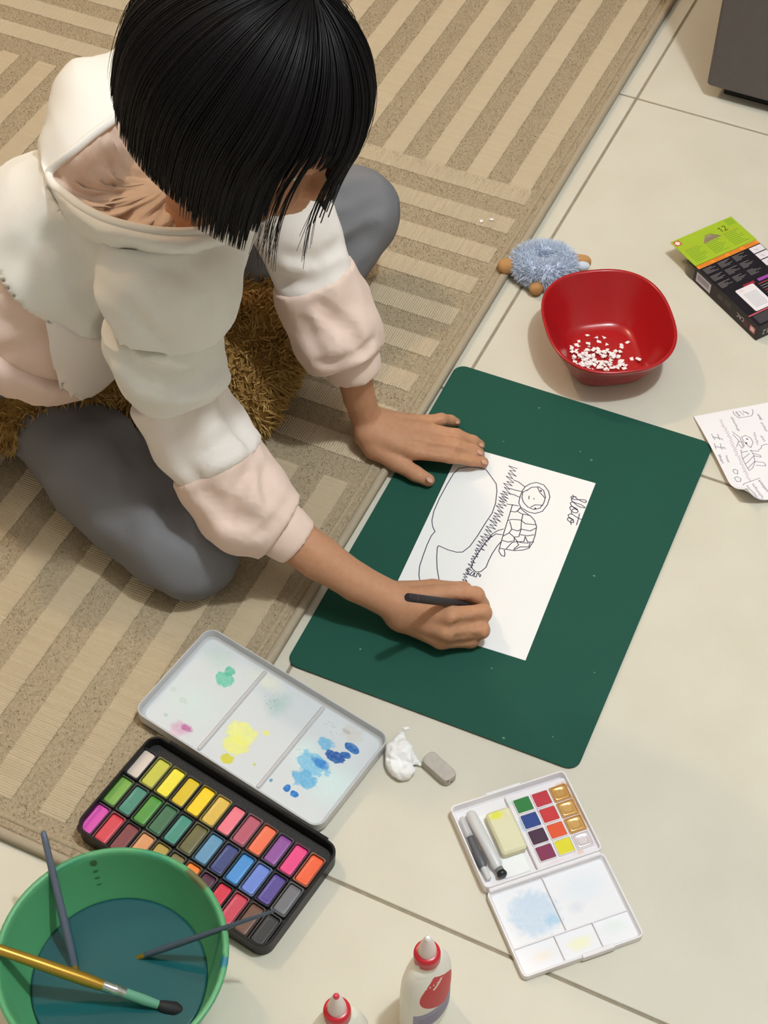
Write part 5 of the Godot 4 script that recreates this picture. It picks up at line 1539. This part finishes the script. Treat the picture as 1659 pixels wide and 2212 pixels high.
	sleeve(p, "sleeve_panel", pink, [Vector3(-0.1568, 0.1480, -1.0224), Vector3(-0.1396, 0.1210, -1.0059), Vector3(-0.1181, 0.1030, -0.9976), Vector3(-0.0992, 0.0920, -0.9915)], [0.0428, 0.0460, 0.0405, 0.0255],
		[[[Vector3(-0.1197, 0.1500, -1.0424), Vector3(-0.1283, 0.1400, -1.0247), Vector3(-0.1432, 0.1300, -1.0013), Vector3(-0.1498, 0.1200, -0.9895)], 0.0065, 0.008], [[Vector3(-0.1140, 0.1300, -1.0391), Vector3(-0.1117, 0.1200, -1.0241), Vector3(-0.1072, 0.1100, -1.0121)], 0.008, 0.006], [[Vector3(-0.1688, 0.1200, -1.0096), Vector3(-0.1463, 0.1100, -0.9919), Vector3(-0.1270, 0.1000, -0.9943)], 0.011, 0.005], [[Vector3(-0.1227, 0.0900, -0.9851), Vector3(-0.1099, 0.0900, -0.9995), Vector3(-0.0973, 0.0900, -1.0227)], 0.006, 0.005], [[Vector3(-0.1293, 0.1200, -1.0183), Vector3(-0.1224, 0.1100, -1.0034)], 0.012, -0.005]], nz, 0.005)
	sleeve(p, "cuff", pink, [Vector3(-0.1009, 0.0940, -0.9922), Vector3(-0.0793, 0.0780, -0.9832)], [0.0245, 0.0238], [], nz, 0.001)
	# left sleeve
	sleeve(p, "sleeve_panel", pale, [Vector3(-0.1021, 0.3100, -1.2422), Vector3(-0.0857, 0.2650, -1.2271), Vector3(-0.0637, 0.2000, -1.2100)], [0.040, 0.0385, 0.0385],
		[[[Vector3(-0.0908, 0.2400, -1.2148), Vector3(-0.0640, 0.2300, -1.2225), Vector3(-0.0437, 0.2300, -1.2430)], 0.009, 0.005], [[Vector3(-0.1023, 0.2000, -1.2248), Vector3(-0.0696, 0.2000, -1.2214), Vector3(-0.0397, 0.2000, -1.2454)], 0.009, 0.004]], nz, 0.004)
	sleeve(p, "sleeve_panel", pink, [Vector3(-0.0660, 0.2030, -1.2135), Vector3(-0.0506, 0.1600, -1.2029), Vector3(-0.0379, 0.1300, -1.1984), Vector3(-0.0323, 0.1180, -1.1915)], [0.0400, 0.0440, 0.0410, 0.0290],
		[[[Vector3(-0.0658, 0.1700, -1.2194), Vector3(-0.0517, 0.1600, -1.2096), Vector3(-0.0611, 0.1500, -1.1963)], 0.008, 0.006], [[Vector3(-0.0517, 0.1600, -1.2096), Vector3(-0.0329, 0.1500, -1.2030), Vector3(-0.0236, 0.1300, -1.1964)], 0.008, 0.005], [[Vector3(-0.0665, 0.1200, -1.1862), Vector3(-0.0427, 0.1200, -1.1896), Vector3(-0.0237, 0.1200, -1.2029), Vector3(-0.0094, 0.1200, -1.2198)], 0.006, 0.006], [[Vector3(-0.0806, 0.1500, -1.2165), Vector3(-0.0708, 0.1400, -1.1931)], 0.01, 0.004]], nz, 0.005)
	sleeve(p, "cuff", pink, [Vector3(-0.0332, 0.1200, -1.1942), Vector3(-0.0268, 0.0920, -1.1894)], [0.0265, 0.0255], [], nz, 0.001)
	# the hood lying open round the neck
	var rim := [Vector3(-0.2942, 0.4050, -1.1406), Vector3(-0.2678, 0.4200, -1.0916), Vector3(-0.2323, 0.4320, -1.0514), Vector3(-0.1898, 0.4360, -1.0318), Vector3(-0.1569, 0.4280, -1.0398), Vector3(-0.1340, 0.4100, -1.0693), Vector3(-0.1154, 0.3900, -1.1200), Vector3(-0.1285, 0.4050, -1.1909), Vector3(-0.1704, 0.4250, -1.2213), Vector3(-0.2132, 0.4350, -1.2012), Vector3(-0.2408, 0.4400, -1.1664), Vector3(-0.2685, 0.4300, -1.1429)]
	var out := [Vector3(-0.3107, 0.3920, -1.1844), Vector3(-0.2786, 0.4020, -1.0997), Vector3(-0.2422, 0.4150, -1.0501), Vector3(-0.1952, 0.4220, -1.0238), Vector3(-0.1558, 0.4120, -1.0322), Vector3(-0.1296, 0.3850, -1.0784), Vector3(-0.1052, 0.3500, -1.1611), Vector3(-0.1229, 0.3750, -1.2499), Vector3(-0.2220, 0.4000, -1.3489), Vector3(-0.2616, 0.4200, -1.2959), Vector3(-0.2923, 0.4280, -1.2690), Vector3(-0.3070, 0.4080, -1.2271)]
	var bas := [Vector3(-0.3168, 0.3200, -1.2355), Vector3(-0.2958, 0.3250, -1.1710), Vector3(-0.2578, 0.3500, -1.1108), Vector3(-0.2057, 0.3700, -1.0763), Vector3(-0.1673, 0.3550, -1.0930), Vector3(-0.1472, 0.3300, -1.1334), Vector3(-0.1288, 0.2900, -1.2184), Vector3(-0.1420, 0.3100, -1.3201), Vector3(-0.1844, 0.3300, -1.3604), Vector3(-0.2299, 0.3300, -1.3528), Vector3(-0.2926, 0.3200, -1.3254), Vector3(-0.3206, 0.3200, -1.2928)]
	var R2 := []
	for s in [bas, out, rim]: R2.append(spline(s, 8, true))
	var n: int = R2[0].size()
	var g := Geo.new()
	var lin := Geo.new()
	var mid := Vector3(-0.1703, 0.4250, -1.1117)
	var rings := []
	var wob := FastNoiseLite.new()
	wob.seed = 77
	wob.frequency = 22.0
	for k in 11:
		var t := k / 10.0
		var ring := []
		for i in n:
			var a: Vector3 = R2[0][i]
			var b: Vector3 = R2[1][i]
			var c: Vector3 = R2[2][i]
			var q := a * (1 - t) * (1 - t) + (b * 2.0 - (a + c) * 0.5) * 2 * t * (1 - t) + c * t * t
			q += (q - mid).normalized() * 0.006 * wob.get_noise_3dv(q) * sin(PI * t)
			ring.append(q)
		rings.append(ring)
	for k in 10:
		for i in n:
			var j := (i + 1) % n
			g.quad(rings[k][i], rings[k + 1][i], rings[k + 1][j], rings[k][j], 0)
	# rolled edge and the pink lining inside
	var line: Array = R2[2].duplicate()
	line.append(line[0])
	tube(g, line, [0.0042], 8, false)
	part("hood", g.mesh(false), white, p)
	var prev: Array = R2[2]
	for k in range(1, 9):
		var t := k / 8.0
		var ring := []
		for i in n:
			var c: Vector3 = R2[2][i]
			var to := Vector3(lerpf(c.x, mid.x, 0.80), 0.418, lerpf(c.z, mid.z, 0.80))
			var q := c.lerp(to, t) - Vector3(0, 0.022 * sin(PI * t), 0) + (c - mid).normalized() * 0.012 * sin(PI * t)
			q += Vector3(1, 1, 1) * 0.017 * wob.get_noise_3d(q.x * 2.2, q.y, q.z * 2.2) * sin(PI * t)
			ring.append(q)
		for i in n:
			var j := (i + 1) % n
			lin.quad(prev[i], ring[i], ring[j], prev[j], 0)
		prev = ring
	part("hood_lining", lin.mesh(false), woven(col(236, 212, 192), col(228, 202, 182), 0.9, 24.0, 137, 0.05, 0.25, 0.35), p)
	var st := Geo.new()
	tube(st, spline([Vector3(-0.3024, 0.4020, -1.1654), Vector3(-0.2905, 0.4150, -1.1651), Vector3(-0.2903, 0.4210, -1.2032), Vector3(-0.2880, 0.4270, -1.2322), Vector3(-0.2864, 0.4280, -1.2620)], 6), [0.0012], 6)
	part("hood_seam", st.mesh(false), pale, p)

func sleeve(p: Node3D, called: String, m: Material, path: Array, rad: Array, folds: Array, nz: FastNoiseLite, amp: float, cell := 0.0036) -> void:
	var lo: Vector3 = path[0]
	var hi: Vector3 = path[0]
	for q: Vector3 in path:
		lo = lo.min(q)
		hi = hi.max(q)
	var e := Vector3(0.065, 0.065, 0.065)
	# the seams lie where they show on the upper side of the arm
	var ax0: Vector3 = (path[1] - path[0]).normalized()
	var ax1: Vector3 = (path[-1] - path[-2]).normalized()
	var c0: Vector3 = path[0] + (Vector3(0, 1.333, 0) - path[0]).normalized() * rad[0]
	var c1: Vector3 = path[-1] + (Vector3(0, 1.333, 0) - path[-1]).normalized() * rad[-1]
	var f := Field.new(lo - e, hi + e, cell, 0.006)
	f.cap(path[0] - ax0 * maxf(0.0, (path[0] - c0).dot(ax0)), path[0], rad[0], rad[0])
	f.chain(path, rad)
	f.close()
	f.rough(nz, amp * 1.6)
	for c in folds: f.fold(c[0], c[1] * (0.85 if c[2] > 0.0 else 1.0), c[2] * (1.9 if c[2] > 0.0 else 1.3))
	# open, straight ends: both round caps cut off, leaving a turned edge
	f.cut(ax0 * -1.0, c0)
	f.cut(ax1, c1)
	part(called, field_mesh([f]), m, p)

func hair(p: Node3D, H: Vector3, F: Vector3, C: Vector3, R: Vector3) -> void:
	var K := (C * cos(0.2) - R * sin(0.2)).normalized()
	var Q := (R * cos(0.2) + C * sin(0.2)).normalized()
	var rad := Vector3(0.0975, 0.092, 0.088)   # along forward, up, right
	var crown := -0.1
	# one lock from the crown down over the skull, then falling
	var lock := func(phi0: float, length: float, lift: float, step: float, wave: float, clump: float) -> Array:
		var th := 0.05
		var out := []
		var pos := Vector3.ZERO
		var dir := Vector3.ZERO
		var s := 0.0
		while s < length:
			var pull := pow(s / length, 2.0) * 0.5
			var phi := phi0 + wrapf(clump - phi0, -PI, PI) * pull
			if th < 1.62:
				var q := Vector3(sin(th) * cos(phi) * (rad.x + lift), cos(th) * (rad.y + lift), sin(th) * sin(phi) * (rad.z + lift))
				pos = H + F * (q.x - 0.004) + K * q.y + Q * q.z + C * 0.012
				var tq := Vector3(cos(th) * cos(phi), -sin(th), cos(th) * sin(phi))
				dir = (F * tq.x + K * tq.y + Q * tq.z).normalized()
				th += step / (rad.x + lift)
			else:
				var side := (F * cos(phi) + R * sin(phi))
				dir = (dir * 0.80 + (Vector3.DOWN * 0.85 - C * 0.35 - side * 0.10) * 0.20).normalized()
				pos += dir * step + R * wave * sin(s * 60.0)
				var d := pos - H
				var lq := Vector3(d.dot(F) / (0.088 + lift), d.dot(C) / 0.12, d.dot(R) / (0.078 + lift))
				if lq.length() < 1.0: pos = H + d / lq.length()
			out.append(pos)
			s += step
		return out
	var reach := func(phi: float) -> float:   # phi 0 is the brow, PI/2 her right ear, PI the nape
		var a := absf(wrapf(phi, -PI, PI))
		var w := wrapf(phi, -PI, PI)
		if w < 0.0 and a < 1.0: return 0.172 + 0.03 * a
		if w > 0.0 and a < 1.05: return lerpf(0.180, 0.138, smoothstep(0.05, 0.45, w)) if w < 0.85 else lerpf(0.135, 0.225, smoothstep(0.85, 1.05, w))
		return lerpf(0.228, 0.212, clampf((a - 1.0) / 2.1, 0, 1)) + 0.014 * sin(w)
	var black := mat(col(12, 9, 11), 0.45, 0.35)
	# the mass of hair under the loose locks
	var g := Geo.new()
	var n := 84
	var rows := []
	var jag := FastNoiseLite.new()
	jag.seed = 19
	jag.frequency = 2.6
	for i in n:
		var phi := TAU * i / n
		var l: float = reach.call(phi) - 0.012 + 0.004 * jag.get_noise_1d(i * 0.6)
		var line: Array = lock.call(phi, l, 0.0015 * jag.get_noise_1d(i * 0.9 + 50), l / 39.99, 0.0, phi)
		while line.size() > 40: line.pop_back()
		while line.size() < 40: line.append(line[-1])
		rows.append(line)
	for i in n:
		var j := (i + 1) % n
		for k in 39: g.quad(rows[i][k], rows[j][k], rows[j][k + 1], rows[i][k + 1], 0)
		g.tri(rows[j][0], rows[i][0], H + K * rad.y + C * 0.012, 0)
		# the inner side of the rim, so that the fringe has thickness
		var ia: Vector3 = rows[i][39].lerp(H, 0.1)
		var ja: Vector3 = rows[j][39].lerp(H, 0.1)
		g.quad(rows[i][39], rows[j][39], ja, ia, 1)
		g.quad(ia, ja, rows[j][28].lerp(H, 0.12), rows[i][28].lerp(H, 0.12), 1)
	var h := part("hair", g.mesh(false), black, p)
	var s := Geo.new()
	for i in 4200:
		var phi := rng.randf() * TAU
		var clump := roundf(phi / TAU * 118.0) / 118.0 * TAU + 0.02 * sin(phi * 31.0)
		var l: float = reach.call(phi) * rng.randf_range(0.95 if absf(wrapf(phi, -PI, PI)) > 1.0 else 0.86, 1.02 if absf(wrapf(phi, -PI, PI)) > 1.0 else 1.1) * (1.0 + 0.012 * sin(clump * 57.0) * sin(clump * 23.0))
		var lift := 0.0008 + 0.0028 * rng.randf() * rng.randf()
		var fly := rng.randf() < 0.03
		if fly: lift += 0.004
		var line: Array = lock.call(phi, l, lift, 0.012, 0.0 if not fly else rng.randf_range(-0.002, 0.002), clump)
		var w := 0.0011 if not fly else 0.0003
		var r := []
		for k in line.size(): r.append(w * (0.35 + 0.65 * sin(PI * minf(1.0, (k + 1.0) / line.size() * 0.8 + 0.1))) if k < line.size() - 1 else w * 0.15)
		tube(s, line, r, 3, false)
	part("strands", s.mesh(false), black, h)
	# longer side locks hanging before the face, their tips curling
	var t := Geo.new()
	for i in 46:
		var phi: float = [0.45, 0.82, 0.88, 0.95][i % 4] + rng.randfn(0, 0.02)
		var line: Array = lock.call(phi, rng.randf_range(0.225, 0.262), 0.003 + 0.004 * rng.randf(), 0.009, rng.randf_range(-0.0016, 0.0016), phi)
		var m := line.size()
		for k in range(m - 6, m): line[k] += (F * 0.35 + R * 0.3) * pow((k - m + 7) / 6.0, 2.0) * 0.016 * (1 if i % 3 else -0.4)
		var r := []
		for k in m: r.append(0.0009 * (1.0 - 0.8 * k / m))
		tube(t, line, r, 3, false)
	for i in 40:
		var phi := rng.randf_range(-0.5, 0.4)
		var line: Array = lock.call(phi, rng.randf_range(0.18, 0.225), 0.003 + 0.003 * rng.randf(), 0.009, rng.randf_range(-0.0012, 0.0012), phi)
		tube(t, line, [0.0006], 3, false)
	part("loose_locks", t.mesh(false), black, h)

func pen() -> void:
	var a := Vector3(0.0215, 0.1120, -0.8969)
	var tip := Vector3(0.0991, 0.0042, -0.9641)
	var d := (a - tip).normalized()
	var l := (a - tip).length()
	var q := thing("pen", "short black drawing pen held in the fist over the white drawing paper", "pen", tip)
	var g := Geo.new()
	tube(g, [d * 0.012, d * 0.022, d * 0.03, d * (l - 0.003), d * (l - 0.0008), d * l], [0.0018, 0.0036, 0.0041, 0.0041, 0.0038, 0.003], 16)
	part("barrel", g.mesh(), mat(col(44, 38, 42), 0.5), q)
	g = Geo.new()
	tube(g, [Vector3.ZERO, d * 0.003, d * 0.0125], [0.0004, 0.0009, 0.0017], 10)
	part("nib", g.mesh(), mat(col(70, 68, 72), 0.35, 0.5, 0.5), q)
	g = Geo.new()
	tube(g, [d * (l - 0.014), d * (l - 0.0135), d * (l - 0.0128), d * (l - 0.0122)], [0.0041, 0.00425, 0.00425, 0.0041], 16)
	part("ring", g.mesh(), mat(col(86, 64, 62), 0.5), q)
